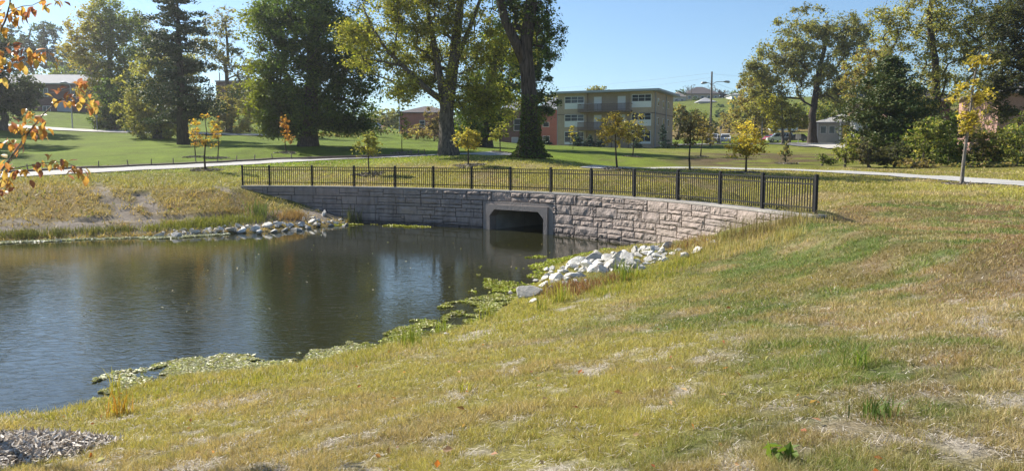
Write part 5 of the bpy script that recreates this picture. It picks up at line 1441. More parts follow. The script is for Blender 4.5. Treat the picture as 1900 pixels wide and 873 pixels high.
# ------------------------------------------------------------------ vehicles in the lot
def vehicle(px, py, D, L, Hh, Wv, col, label, rz, kind='van', cat='car'):
    b = P(px, py, D)
    v = thing('parked_' + ('van' if kind == 'van' else 'car'), label, cat, (b[0], b[1], hgt(b[0], b[1])[0] + 0.14), rz, 'vehicles parked in the lot')
    pm = paint('car_paint', col)
    if kind == 'van':
        low = [(-L / 2, 0.28), (L / 2 - 0.1, 0.28), (L / 2, 0.55), (L / 2 - 0.05, 0.85), (L / 2 - 0.75, 1.02), (-L / 2 + 0.05, 1.02), (-L / 2, 0.8)]
        top = [(-L / 2 + 0.05, 1.02), (L / 2 - 0.75, 1.02), (L / 2 - 1.65, Hh - 0.05), (L / 2 - 2.1, Hh), (-L / 2 + 0.35, Hh), (-L / 2 + 0.15, Hh - 0.08)]
    else:
        low = [(-L / 2, 0.25), (L / 2 - 0.1, 0.25), (L / 2, 0.5), (L / 2 - 0.1, 0.75), (L / 2 - 1.2, 0.92), (-L / 2 + 0.1, 0.95), (-L / 2, 0.7)]
        top = [(-L / 2 + 0.5, 0.94), (L / 2 - 1.25, 0.91), (L / 2 - 2.0, Hh - 0.04), (L / 2 - 2.5, Hh), (-L / 2 + 1.35, Hh), (-L / 2 + 1.05, Hh - 0.05)]
    m = MB(); m.prism(low, -Wv / 2, Wv / 2)
    n = len(top); ti = 0.13
    vs = []
    for s in (-1, 1):
        for x, z in top: vs.append((x, s * (Wv / 2 - 0.02 - ti * (z - 0.95) / max(Hh - 0.95, 0.1)), z))
    m.add(vs, [list(range(n)), list(reversed(range(n, 2 * n)))] + [[(i + 1) % n, i, i + n, (i + 1) % n + n] for i in range(n)])
    m.build('body', pm, v)
    # glass, a skin just outside the upper body
    z0, z1 = 1.05, Hh - 0.14
    yo = lambda z: Wv / 2 - 0.02 - ti * (z - 0.95) / max(Hh - 0.95, 0.1) + 0.012
    xf = lambda z: float(np.interp(z, [top[1][1], top[2][1]], [top[1][0], top[2][0]])); xb = lambda z: float(np.interp(z, [top[0][1], top[-1][1]], [top[0][0], top[-1][0]]))
    cuts = [0.02, 0.34, 0.37, 0.64, 0.67, 0.96] if kind == 'van' else [0.03, 0.48, 0.52, 0.96]
    for s in (-1, 1):
        for k in range(0, len(cuts), 2):
            q = []
            for t, z in ((cuts[k], z0), (cuts[k + 1], z0), (cuts[k + 1], z1), (cuts[k], z1)):
                q.append((xb(z) + 0.08 + (xf(z) - xb(z) - 0.2) * t, s * yo(z), z))
            m = MB(); m.add(q + [(x, y - s * 0.02, z) for x, y, z in q], [(0, 1, 2, 3), (7, 6, 5, 4), (0, 4, 5, 1), (1, 5, 6, 2), (2, 6, 7, 3), (3, 7, 4, 0)]); m.build('window', M_pane, v)
    for nm, fx, sg in (('windscreen', xf, 1), ('rear_window', xb, -1)):
        q = [(fx(z) + sg * 0.014, y * (yo(z) - 0.16), z) for y, z in ((-1, z0), (1, z0), (1, z1), (-1, z1))]
        m = MB(); m.add(q + [(x - sg * 0.02, y, z) for x, y, z in q], [(0, 1, 2, 3), (7, 6, 5, 4), (0, 4, 5, 1), (1, 5, 6, 2), (2, 6, 7, 3), (3, 7, 4, 0)]); m.build(nm, M_pane, v)
    for x in (-L / 2 + 0.85, L / 2 - 0.95):
        for s in (-1, 1):
            m = MB(); m.tube([(x, s * (Wv / 2 - 0.2), 0.33), (x, s * (Wv / 2 + 0.015), 0.33)], 0.33, 16); w_ = m.build('wheel', M_tyre, v)
            m = MB(); m.tube([(x, s * (Wv / 2 + 0.016), 0.33), (x, s * (Wv / 2 + 0.03), 0.33)], 0.2, 12); m.build('rim', M_chrome, w_)
    for s in (-1, 1):
        m = MB(); m.box(L / 2 - 0.14, L / 2 - 0.02, s * (Wv / 2 - 0.25) - 0.16, s * (Wv / 2 - 0.25) + 0.16, 0.62, 0.76); m.build('headlight', M_chrome, v)
        m = MB(); m.box(-L / 2 - 0.015, -L / 2 + 0.03, s * (Wv / 2 - 0.15) - 0.1, s * (Wv / 2 - 0.15) + 0.1, 0.72, 1.0); m.build('tail_light', M_lamp_red, v)
    return v
vehicle(1446, 265, 160, 4.9, 1.78, 1.9, (0.75, 0.75, 0.76), 'white minivan with dark windows parked left of the tall locust trunk', R(172), 'van', 'van')
vehicle(1429, 264, 166, 4.5, 1.5, 1.8, (0.30, 0.02, 0.03), 'dark red car behind the nose of the white minivan', R(215), 'car')
vehicle(1477, 263, 158, 4.7, 1.5, 1.8, (0.03, 0.035, 0.06), 'dark blue car just left of the tall locust trunk', R(170), 'car')
vehicle(1324, 264, 150, 4.8, 1.8, 1.9, (0.38, 0.37, 0.36), 'silver minivan parked beside the utility pole with dark rear window', R(250), 'van', 'van')
vehicle(1346, 264, 152, 4.7, 1.75, 1.9, (0.70, 0.72, 0.75), 'white car mostly hidden behind the gold sapling', R(255), 'van')
vehicle(1452, 258, 196, 6.5, 2.7, 2.2, (0.72, 0.73, 0.74), 'tall white truck behind the white minivan', R(175), 'van', 'truck')
vehicle(524, 250, 118, 4.3, 1.45, 1.8, (0.7, 0.7, 0.7), 'white car peeking out behind the narrow orange sapling', R(170), 'car')
vehicle(690, 244, 150, 4.3, 1.45, 1.8, (0.7, 0.7, 0.72), 'small white car far off in the gap left of the maple', R(170), 'car')

# ------------------------------------------------------------------ poles, lamps, signs
def lamp_arm(m, base, tip, z, rise):
    a = Vector(base); b = Vector(tip)
    m.tube([a, a.lerp(b, 0.35) + Vector((0, 0, rise * 0.65)), a.lerp(b, 0.75) + Vector((0, 0, rise * 0.3)), b], 0.05, 6)
def pole_thing(name, label, cat, px, py, D, top_py, r, mat, arms=(), group=None, part='pole', lean=0.0):
    b = stand(px, D); H = P(px, top_py, D)[2] - b[2]
    o = thing(name, label, cat, b, 0, group)
    m = MB(); m.tube([(0, 0, -0.5), (lean * H * 0.5, 0, H * 0.5), (lean * H, 0, H)], [r * 1.2, r, r * 0.75], 8); m.build(part, mat, o)
    for dx, az, tz, rise in arms:
        za = P(px, az, D)[2] - b[2]; zt = P(px, tz, D)[2] - b[2]; dxw = dx * D / 1491.0
        m = MB(); lamp_arm(m, (lean * H, 0, za), (lean * H + dxw, -0.2, zt), 0, rise); arm = m.build('lamp_arm', M_metal, o)
        m = MB(); s = 1 if dx > 0 else -1
        m.tube([(lean * H + dxw - s * 0.1, -0.2, zt), (lean * H + dxw + s * 0.25, -0.2, zt + 0.03), (lean * H + dxw + s * 0.75, -0.2, zt - 0.02), (lean * H + dxw + s * 0.95, -0.2, zt - 0.08)], [0.06, 0.17, 0.2, 0.06], 8)
        m.build('lamp_head', M_metal, arm)
    return o
up = pole_thing('utility_pole', 'tall wooden utility pole with two cobra head street lamps right of the apartment building', 'utility pole', 1317, 265, 128, 133, 0.17, M_pole, [(22, 158, 152, 0.5), (-9, 160, 154, 0.4)])
pole_thing('street_lamp', 'grey street lamp with a long arm reaching left above the parking lot', 'street lamp', 1412, 265, 148, 206, 0.09, M_metal, [(-15, 207, 205, 0.1)])
pole_thing('street_lamp', 'slender street lamp in front of the long brick building on the left', 'street lamp', 138, 238, 116, 160, 0.08, M_metal, [(-5, 160, 154, 0.15)])
pole_thing('light_pole', 'thin light pole on the hilltop right of the apartment roof', 'light pole', 1280, 190, 335, 158, 0.14, M_pole, [(3, 159, 158, 0.1)])
pole_thing('street_lamp', 'distant street lamp standing in the gap left of the maple', 'street lamp', 742, 250, 150, 172, 0.09, M_metal, [(-5, 173, 171, 0.1)])
pole_thing('utility_pole', 'far utility pole with a crossarm behind the sparse pale tree', 'utility pole', 413, 190, 190, 135, 0.15, M_pole)
pole_thing('utility_pole', 'short far pole at the right end of the hilltop houses', 'utility pole', 1346, 195, 340, 170, 0.12, M_pole)
pole_thing('wooden_post', 'pale wooden post standing among the vehicles left of the tall locust trunk', 'post', 1464, 262, 150, 232, 0.22, M_pole)
b = stand(1562, 118)
gw = thing('guy_wire', 'slanting yellow guy wire guard at the left edge of the dark cedar', 'guy wire', b)
m = MB(); m.tube([(-0.5, 0, -0.3), (0.9, 0, 2.9)], 0.06, 6); m.build('guard', M_yellow, gw); m = MB(); m.tube([(0.9, 0, 2.9), (3.5, 0, 9.0)], 0.012, 4); m.build('cable', M_metal, gw)
# overhead wires from the utility pole
ptop = P(1317, 136, 128)
m = MB()
def wire(name, a, b, sag, label):
    a = Vector(a); b = Vector(b); m = MB()
    m.tube([a.lerp(b, t / 12) - Vector((0, 0, sag * 4 * (t / 12) * (1 - t / 12))) for t in range(13)], 0.014, 4); tag(m.build(name, M_metal), label, 'wire', 'overhead wires on the utility pole')
wire('overhead_wire', ptop, P(700, 172, 190), 1.2, 'upper overhead wire running left from the utility pole across the sky')
wire('overhead_wire', ptop - np.array([0, 0, 0.7]), P(700, 190, 190), 1.5, 'lower overhead wire running left from the utility pole above the apartment roof')
wire('overhead_wire', ptop, P(1480, 138, 150), 0.5, 'overhead wire running level from the utility pole to the tall locust')
wire('overhead_wire', P(1317, 150, 128), P(1420, 180, 150), 0.3, 'overhead wire sloping down right from the street lamps of the utility pole')
wire('overhead_wire', P(40, 171, 120), P(140, 160, 118), 0.6, 'service wire crossing the front of the long brick building')
wire('overhead_wire', P(140, 160, 118), P(270, 180, 118), 0.6, 'service wire from the slender street lamp to the olive tree')

def sign(name, label, px, py, D, wpx, hpx, posts, face, marks=(), rz=0, round_=False):
    """board centred on px,py"""
    b = stand(px, D); zc = P(px, py, D)[2] - b[2]; w = wpx * D / 1491 / 2; h = hpx * D / 1491 / 2
    o = thing(name, label, 'sign', b, rz)
    for x in posts:
        m = MB(); m.box(x * w - 0.045, x * w + 0.045, 0.02, 0.10, -0.4, zc + (h if len(posts) > 1 else 0)); m.build('post', M_metal, o)
    m = MB()
    if round_: m.tube([(0, 0.018, zc), (0, -0.02, zc)], w, 8)
    else: m.box(-w, w, -0.03, 0.018, zc - h, zc + h)
    bd = m.build('board', face, o)
    for x0, x1, z0, z1 in marks:
        m = MB(); m.box(x0 * w, x1 * w, -0.036, -0.031, zc + z0 * h, zc + z1 * h); m.build('print', M_ink, bd)
    return o
sign('white_sign', 'white rectangular sign board with a blue emblem and two lines of print by the road', 500, 242, 113, 17, 15, (-0.9, 0.9), M_white,
     [(-0.14, 0.14, 0.1, 0.72), (-0.26, 0.26, 0.3, 0.5), (-0.07, 0.07, 0.72, 0.82), (-0.4, 0.4, -0.2, -0.08), (-0.55, 0.55, -0.48, -0.32), (-0.35, 0.35, -0.66, -0.56)])
sign('road_sign', 'grey back of a round road sign on a post beside the left road', 183, 216, 113, 6, 7, (0,), M_metal, round_=True)
sign('notice_board', 'blank white notice board on a post in front of the dark blue car', 1480, 253, 140, 9.5, 9, (0,), M_conc)
sign('street_sign', 'small grey sign on a tall post above the white minivan', 1453, 234, 150, 5, 6, (0,), M_metal)
sign('parking_sign', 'small dark sign on a post beside the silver minivan', 1336, 237, 142, 3.5, 5, (0,), M_ink)
# hydrant before the apartments
b = stand(1149, 113)
hy = thing('fire_hydrant', 'small yellow fire hydrant on the lawn in front of the apartment building', 'fire hydrant', b)
m = MB(); m.tube([(0, 0, 0), (0, 0, 0.08), (0, 0, 0.09), (0, 0, 0.55)], [0.18, 0.18, 0.12, 0.12], 10); m.build('barrel', M_yellow, hy)
m = MB(); m.tube([(0, 0, 0.55), (0, 0, 0.58), (0, 0, 0.68), (0, 0, 0.74)], [0.16, 0.16, 0.09, 0.03], 10); m.build('bonnet', M_yellow, hy)
m = MB(); m.tube([(-0.2, 0, 0.42), (0.2, 0, 0.42)], 0.06, 8); m.build('outlet', M_yellow, hy)
# dark edging sock with stakes along the far side of the left path
ln = PATHS['left'][0]; dd_ = np.gradient(ln, axis=0); dd_ /= np.linalg.norm(dd_, axis=1)[:, None]
off = ln + np.stack([-dd_[:, 1], dd_[:, 0]], 1) * (-2.0 if (np.stack([-dd_[:, 1], dd_[:, 0]], 1)[20][1] < 0) else 2.0)
off = off[(ln[:, 1] > 40) & (ln[:, 1] < 64)]
es = thing('erosion_sock', 'dark staked erosion roll lying along the far edge of the left path', 'erosion barrier', (float(off[0][0]), float(off[0][1]), float(hgt(*off[0])[0])))
e0 = np.array(es.location)
m = MB(); m.tube([(x - e0[0], y - e0[1], hgt(x, y)[0] + 0.08 - e0[2]) for x, y in off], 0.10, 6); m.build('roll', M_wood_brown, es)
stake = MB(); stake.box(-0.03, 0.03, -0.03, 0.03, -0.2, 0.5); stm = stake.mesh('stake', M_pole)
for k in range(0, len(off), 3):
    x, y = off[k]; inst('stake', stm, es, (x - e0[0], y - e0[1], hgt(x, y)[0] - e0[2]), (rr.uniform(-.1, .1), rr.uniform(-.15, .15), rr.random()))
# ------------------------------------------------------------------ grass blades, denser near the viewer
GR = np.random.default_rng(5)

def on_path(X, Y):
    p = np.stack([X, Y], 1); m = np.zeros(len(X), bool)
    for k, (ln, w) in PATHS.items():
        if k == 'lot' and False: continue
        m |= poly_dist(p, ln, False) < w * 0.5 + 0.05
    return m

def scatter(n, r0, r1, a0=-37, a1=37):
    r = r0 * (r1 / r0) ** GR.random(n); a = np.radians(GR.uniform(a0, a1, n))
    return r * np.sin(a), r * np.cos(a)

def blades(name, X, Y, col, h, w, lean=0.5, bend_dir=None):
    n = len(X); Z = hgt(X, Y)
    az = GR.uniform(0, 2 * np.pi, n); pw = np.stack([np.cos(az), np.sin(az), np.zeros(n)], 1) * (w * 0.5)[:, None]
    la = GR.uniform(0, 2 * np.pi, n); lm = np.abs(GR.normal(0, lean, n)) * h
    base = np.stack([X, Y, Z - 0.006], 1)
    tip = base + np.stack([np.cos(la) * lm, np.sin(la) * lm, h + 0.006], 1)
    V = np.stack([base - pw, base + pw, tip], 1).reshape(-1, 3)
    return mesh_np(name, V, [np.arange(3 * n).reshape(n, 3)], M_blade, col=np.repeat(col, 3, 0))

def lawn(name, n, r0, r1, wmul=1.0, hmul=1.0, a0=-37, a1=37):
    X, Y = scatter(n, r0, r1, a0, a1)
    z = hgt(X, Y)
    k = (z > 0.02); X, Y = X[k], Y[k]
    k = ~on_path(X, Y); X, Y = X[k], Y[k]
    # nothing grows inside the wall
    bwd = poly_dist(np.stack([X, Y], 1), FACE, False); k = bwd > 0.55; X, Y = X[k], Y[k]
    col, bare, hh, dp, gul = cover(X, Y)
    # tufts: clumped presence at blade scale
    tuft = fbm(X * 8, Y * 8, 51, 2); clump = fbm(X * 2.3, Y * 2.3, 52, 3)
    keep = (GR.random(len(X)) > bare * 0.93) & (GR.random(len(X)) < sstep(0.32, 0.54, tuft * 0.6 + clump * 0.4))
    X, Y, col, hh, tuft, clump, dp, bare = [q[keep] for q in (X, Y, col, hh, tuft, clump, dp, bare)]
    n = len(X)
    dead = GR.random(n) < 0.20
    col = col * (0.62 + 0.5 * clump + 0.35 * tuft)[:, None]
    col = col * GR.normal(1.0, 0.22, (n, 1)).clip(0.45, 1.7)
    col[dead] = np.array([0.52, 0.42, 0.24]) * GR.uniform(0.6, 1.15, (dead.sum(), 1))
    gs = GR.random(n) < 0.06
    col[gs] = np.array([0.22, 0.27, 0.05]) * GR.uniform(0.7, 1.3, (gs.sum(), 1))
    D = np.hypot(X, Y)
    h = hh * GR.uniform(0.45, 1.35, n) * (0.15 + 1.0 * clump + 0.8 * tuft) * hmul
    w = np.maximum(0.0045, 0.0010 * D) * GR.uniform(0.7, 1.4, n) * wmul
    o = blades(name, X, Y, np.clip(col, 0.01, 0.8), h, w, 1.1)
    tag(o, kind='stuff'); return o
lawn('grass', 520000, 3.4, 11.0, 0.85, 0.8)
lawn('grass', 290000, 11.0, 27.0, 0.95, 0.85)
lawn('grass', 190000, 27.0, 62.0, 1.0, 1.1)

# pale thatch and straw lying flat on the bare ground
def thatch(name, n, r0, r1):
    X, Y = scatter(n, r0, r1); k = hgt(X, Y) > 0.03; X, Y = X[k], Y[k]
    k = ~on_path(X, Y) & ~behind_wall(X, Y, 0.6); X, Y = X[k], Y[k]
    col, bare, hh, dp, gul = cover(X, Y)
    k = GR.random(len(X)) < np.maximum(bare, 0.12); X, Y, bare = X[k], Y[k], bare[k]
    n = len(X)
    c = pal_cols(n, [(0.48, 0.43, 0.35), (0.36, 0.32, 0.26), (0.55, 0.50, 0.42), (0.28, 0.22, 0.16)], GR, 0.15)
    Z = hgt(X, Y) + 0.008 + GR.uniform(0, 0.015, n)
    az = GR.uniform(0, 6.28, n); L = GR.uniform(0.03, 0.10, n); W = np.maximum(0.003, 0.0008 * np.hypot(X, Y))
    d = np.stack([np.cos(az) * L, np.sin(az) * L, GR.normal(0, 0.25, n) * L], 1) * 0.5; b = np.stack([-np.sin(az) * W, np.cos(az) * W, np.zeros(n)], 1) * 0.6
    C = np.stack([X, Y, Z], 1)
    V = np.stack([C - d - b, C - d + b, C + d], 1).reshape(-1, 3)
    return tag(mesh_np(name, V, [np.arange(3 * n).reshape(n, 3)], M_chip, col=np.repeat(c, 3, 0)), kind='stuff')
thatch('dry_straw', 110000, 3.4, 16.0)

# fallen leaves on the near bank
X, Y = scatter(240, 4, 22); k = hgt(X, Y) > 0.05; X, Y = X[k], Y[k]
C = np.stack([X, Y, hgt(X, Y) + 0.04], 1)
tag(leaf_mesh('fallen_leaves', C, 0.052, 0.6, pal_cols(len(C), [(0.40, 0.13, 0.04), (0.30, 0.10, 0.05), (0.45, 0.30, 0.16), (0.5, 0.45, 0.35)], GR), M_leaf, None, up=0.8, rng=GR), kind='stuff')

# tall weeds: a tuft of long blades rooted at each point
def weeds(name, pts, per, h, pal, w=0.014, spread=0.12, lean=0.35, label=None):
    pts = np.asarray(pts); n = len(pts) * per
    b = np.repeat(pts, per, 0); X = b[:, 0] + GR.normal(0, spread, n); Y = b[:, 1] + GR.normal(0, spread, n)
    col = pal_cols(n, pal, GR, 0.2); hh = h * GR.uniform(0.4, 1.2, n)
    Z = np.maximum(hgt(X, Y), -0.03)
    az = GR.uniform(0, 6.28, n); la = GR.uniform(0, 6.28, n); lm = np.abs(GR.normal(0, lean, n)) * hh
    base = np.stack([X, Y, Z - 0.01], 1); pw = np.stack([np.cos(az), np.sin(az), np.zeros(n)], 1) * w * 0.5
    mid = base + np.stack([np.cos(la) * lm * 0.3, np.sin(la) * lm * 0.3, hh * 0.6], 1); tip = base + np.stack([np.cos(la) * lm, np.sin(la) * lm, hh], 1)
    V = np.stack([base - pw, base + pw, mid + pw * 0.75, mid - pw * 0.75, tip], 1).reshape(-1, 3)
    i = np.arange(n) * 5
    return mesh_np(name, V, [np.stack([i, i + 1, i + 2, i + 3], 1), np.stack([i + 3, i + 2, i + 4], 1)], M_blade, col=np.repeat(np.clip(col, 0.01, 0.9), 5, 0))
def pix_pts(n, poly, jitter=0.0):
    """ground points under a picture region's outline (the outline only says where on the ground)"""
    W = np.array([ground_at(*p)[:2] for p in poly]); out = []
    lo, hi = W.min(0), W.max(0)
    while len(out) < n:
        q = GR.uniform(lo, hi, (400, 2)); out.extend(q[poly_in(q, W)][: n - len(out)])
    return np.array(out)
DRYW = [(0.46, 0.36, 0.15), (0.38, 0.33, 0.11), (0.52, 0.43, 0.24), (0.32, 0.31, 0.09)]
GRN = [(0.14, 0.20, 0.03), (0.20, 0.26, 0.04), (0.26, 0.30, 0.05)]
YEL = [(0.40, 0.36, 0.06), (0.46, 0.38, 0.09), (0.30, 0.31, 0.06)]
RED = [(0.20, 0.085, 0.05), (0.28, 0.13, 0.06), (0.16, 0.09, 0.05)]
tag(weeds('dry_weeds', pix_pts(110, [(1240, 478), (1330, 452), (1440, 425), (1520, 402), (1545, 405), (1480, 445), (1380, 470), (1290, 490)]), 18, 0.24, DRYW, 0.012, 0.16, 0.4), kind='stuff')
tag(weeds('dry_weeds', pix_pts(70, [(1330, 446), (1420, 425), (1500, 405), (1490, 415), (1400, 440), (1340, 455)]), 9, 0.6, [(0.25, 0.19, 0.11), (0.18, 0.15, 0.08), (0.22, 0.21, 0.07)], 0.010, 0.16, 0.3), kind='stuff')
tag(weeds('shore_grass', pix_pts(150, [(1090, 530), (1180, 508), (1260, 480), (1320, 462), (1300, 492), (1210, 530), (1110, 560)]), 14, 0.17, YEL + GRN[1:], 0.012, 0.14, 0.6), kind='stuff')
tag(weeds('shore_grass', pix_pts(170, [(60, 775), (300, 706), (520, 690), (690, 656), (850, 626), (1000, 572), (1030, 585), (860, 640), (700, 672), (520, 712), (300, 735), (120, 780)]), 20, 0.11, YEL + GRN[2:], 0.009, 0.14, 0.8), kind='stuff')
tag(weeds('red_weeds', pix_pts(60, [(1010, 548), (1030, 528), (1085, 526), (1150, 512), (1150, 522), (1080, 545), (1030, 560)]), 15, 0.22, RED + [(0.3, 0.22, 0.1)], 0.014, 0.17, 0.7), kind='stuff')
tag(weeds('red_weeds', pix_pts(30, [(1255, 462), (1290, 448), (1330, 446), (1320, 458), (1270, 475)]), 26, 0.3, RED + DRYW, 0.014, 0.15, 0.5), kind='stuff')
tag(weeds('bank_weeds', pix_pts(120, [(380, 405), (420, 375), (450, 352), (470, 362), (500, 400), (480, 404)]), 13, 0.32, [(0.24, 0.18, 0.11), (0.30, 0.22, 0.12), (0.18, 0.15, 0.08), (0.22, 0.22, 0.06)], 0.016, 0.26, 0.7), kind='stuff')
tag(weeds('bank_grass', pix_pts(120, [(270, 424), (350, 412), (480, 405), (490, 410), (430, 418), (280, 430)]), 26, 0.26, [(0.26, 0.27, 0.06), (0.20, 0.22, 0.05)], 0.02, 0.22, 0.5), kind='stuff')
tag(weeds('bank_grass', pix_pts(90, [(-20, 436), (60, 433), (240, 424), (240, 430), (60, 441), (-20, 443)]), 24, 0.24, [(0.15, 0.17, 0.05), (0.24, 0.22, 0.06), (0.10, 0.13, 0.04)], 0.02, 0.2, 0.5), kind='stuff')
tag(weeds('rust_weeds', pix_pts(24, [(515, 402), (560, 396), (555, 408), (520, 410)]), 26, 0.34, [(0.34, 0.22, 0.10), (0.28, 0.19, 0.09)], 0.02, 0.2, 0.5), kind='stuff')

# single plants one can point at
def plant(name, px, py, per, h, pal, label, group=None, w=0.016, spread=0.08, lean=0.35, cat='plant'):
    g = ground_at(px, py); return tag(weeds(name, [g[:2]], per, h, pal, w, spread, lean), label, cat, group)
plant('sedge_clump', 222, 770, 70, 0.34, [(0.42, 0.28, 0.05), (0.38, 0.34, 0.06), (0.46, 0.22, 0.05)], 'orange and yellow grass clump at the shore right of the mulch pile', None, 0.011, 0.09, 0.6)
plant('sedge_clump', 215, 735, 16, 0.45, YEL, 'tall upright yellow blades at the water edge above the orange grass clump', None, 0.012, 0.05, 0.2)
plant('sedge_clump', 762, 640, 46, 0.36, GRN, 'bright green sedge clump at the shore left of the lone white stone', None, 0.015, 0.10, 0.25)
plant('sedge_clump', 818, 618, 40, 0.34, GRN, 'bright green sedge clump right beside the lone white stone', None, 0.015, 0.08, 0.25)
plant('sedge_clump', 905, 592, 30, 0.38, GRN + YEL, 'thin reedy clump in the weed mat above the bare shore strip', None, 0.012, 0.10, 0.3)
plant('sedge_clump', 1035, 560, 60, 0.5, GRN + YEL, 'tall yellow green sedge in front of the red weeds', None, 0.015, 0.14, 0.35)
plant('sedge_clump', 1005, 575, 26, 0.42, GRN + YEL, 'slim yellow green sedge right of the large grey boulder', None, 0.013, 0.09, 0.3)
plant('sedge_clump', 1160, 520, 60, 0.55, GRN, 'brightest tall green sedge below the middle of the white rock pile', None, 0.016, 0.12, 0.3)
plant('sedge_clump', 1148, 512, 36, 0.5, GRN, 'tall green sedge just left of the brightest one below the white rocks', None, 0.016, 0.1, 0.3)
plant('sedge_clump', 858, 728, 26, 0.16, [(0.42, 0.42, 0.05), (0.5, 0.45, 0.07)], 'bright yellow green grass tuft alone on the near slope', None, 0.010, 0.04, 0.6)
plant('sedge_clump', 1595, 680, 24, 0.26, GRN[:1] + [(0.1, 0.16, 0.03)], 'long bladed green tuft on the patchy lawn at right', None, 0.012, 0.06, 0.6)
plant('sedge_clump', 1628, 775, 70, 0.15, [(0.09, 0.15, 0.03), (0.12, 0.17, 0.04)], 'dense dark green tuft on the patchy lawn at lower right', None, 0.010, 0.07, 0.6)
plant('weed_plant', 655, 412, 60, 0.75, [(0.12, 0.14, 0.05), (0.16, 0.17, 0.06)], 'tall thin green weed at the right end of the far riprap against the shaded wall', None, 0.03, 0.25, 0.4)
plant('weed_plant', 483, 402, 90, 0.85, [(0.12, 0.17, 0.05), (0.16, 0.20, 0.06)], 'green leafy weed clump against the left end of the shaded wall', None, 0.035, 0.30, 0.35)
plant('weed_plant', 1345, 447, 40, 0.5, DRYW + GRN, 'wiry greenish weed before the wall beside the upright white rock', None, 0.014, 0.14, 0.35)
# broad leaved weeds on the near lawn
for px, py, lab in [(1450, 855, 'broad leaved bright green weed low on the lawn at the bottom right'), (300, 668, 'small leafy plant in the pale weed mat at the shore')]:
    g = ground_at(px, py); n = 16; a = GR.uniform(0, 6.28, n); rd = GR.uniform(0.02, 0.08, n)
    C = np.stack([g[0] + np.cos(a) * rd, g[1] + np.sin(a) * rd, g[2] + GR.uniform(0.03, 0.08, n)], 1)
    tag(leaf_mesh('broadleaf_weed', C, 0.08, 0.5, pal_cols(n, [(0.12, 0.18, 0.04), (0.16, 0.22, 0.05)], GR), M_leaf, None, up=0.6, rng=GR), lab, 'plant')

# ------------------------------------------------------------------ floating weed mats along the shore
def mats(name, n, curve, width, pal, size, thr=0.42, w=None, zlift=0.006, seed=60, sc=1.1):
    cv = np.array([on_level(*p)[:2] for p in curve]); t = np.concatenate([[0], np.cumsum(np.linalg.norm(np.diff(cv, axis=0), axis=1))])
    s = GR.uniform(0, t[-1], n); x = np.interp(s, t, cv[:, 0]); y = np.interp(s, t, cv[:, 1])
    wd = np.interp(s, t, width); u = GR.random(n)
    # out over the water = away from the bank
    e = 0.05; tx = np.interp(s + e, t, cv[:, 0]) - np.interp(s - e, t, cv[:, 0]); ty = np.interp(s + e, t, cv[:, 1]) - np.interp(s - e, t, cv[:, 1])
    l = np.hypot(tx, ty) + 1e-9; nxv, nyv = -ty / l, tx / l
    X = x + nxv * wd * u; Y = y + nyv * wd * u
    dens = fbm(X * sc, Y * sc, seed, 4) - 0.22 * (u - 0.35)
    k = (dens > thr) & (hgt(X, Y) < 0.03); X, Y = X[k], Y[k]; m = len(X)
    C = np.stack([X, Y, zlift + np.abs(GR.normal(0, 0.004, m))], 1)
    tone = fbm(X * 2.0, Y * 2.0, seed + 3, 3)[:, None]
    c = pal_cols(m, pal, GR, 0.14, w) * (0.7 + 0.6 * tone)
    return tag(leaf_mesh(name, C, size, 0.75, np.clip(c, 0.01, 0.85), M_pad, None, up=6.0, rng=GR), kind='stuff')
PALE = [(0.66, 0.63, 0.48), (0.58, 0.57, 0.34), (0.44, 0.46, 0.17), (0.40, 0.35, 0.22)]
LIME = [(0.36, 0.40, 0.06), (0.28, 0.32, 0.06), (0.42, 0.40, 0.12), (0.22, 0.19, 0.08), (0.45, 0.42, 0.22)]
mats('floating_weed', 34000, [(175, 754), (290, 712), (400, 698), (520, 688), (610, 668), (700, 650)], [0.1, 1.2, 1.5, 1.0, 1.0, 1.0], PALE, 0.06, 0.37, seed=61, sc=2.4)
mats('floating_weed', 24000, [(690, 652), (760, 640), (830, 622), (900, 598), (960, 572), (1000, 548)], [0.5, 1.0, 1.25, 1.6, 1.8, 1.1], LIME, 0.065, 0.405, seed=65, sc=1.9)
mats('floating_weed', 9000, [(985, 545), (1005, 520), (1015, 500), (1060, 480), (1115, 467), (1140, 462)], [1.6, 1.8, 2.2, 1.5, 0.7, 0.4], [(0.40, 0.44, 0.03), (0.34, 0.40, 0.04), (0.32, 0.27, 0.10)], 0.07, 0.46, seed=70, sc=1.5)
mats('floating_weed', 3000, [(800, 421), (740, 418), (690, 416), (640, 416), (590, 419)], [0.6, 0.7, 0.6, 0.5, 0.5], [(0.42, 0.44, 0.05), (0.36, 0.34, 0.08)], 0.11, 0.46, seed=74)
mats('floating_weed', 12000, [(420, 433), (330, 438), (240, 441), (120, 444), (0, 449), (-80, 452)], [0.7, 0.9, 1.1, 1.2, 1.3, 1.3], [(0.52, 0.52, 0.48), (0.44, 0.44, 0.36), (0.34, 0.34, 0.2), (0.5, 0.48, 0.40)], 0.12, 0.43, seed=78, sc=0.7)
# leaves drifting on the pond
m_ = 150; q = np.column_stack([GR.uniform(-12, 5, m_), GR.uniform(17, 38, m_)]); q = q[poly_in(q, POND)]; q = q[hgt(q[:, 0], q[:, 1]) < -0.05]
tag(leaf_mesh('drifting_leaves', np.column_stack([q, np.full(len(q), 0.006)]), 0.05, 0.7, pal_cols(len(q), [(0.4, 0.38, 0.12), (0.45, 0.42, 0.3), (0.36, 0.26, 0.08)], GR), M_pad, None, up=3.0, rng=GR), kind='stuff')

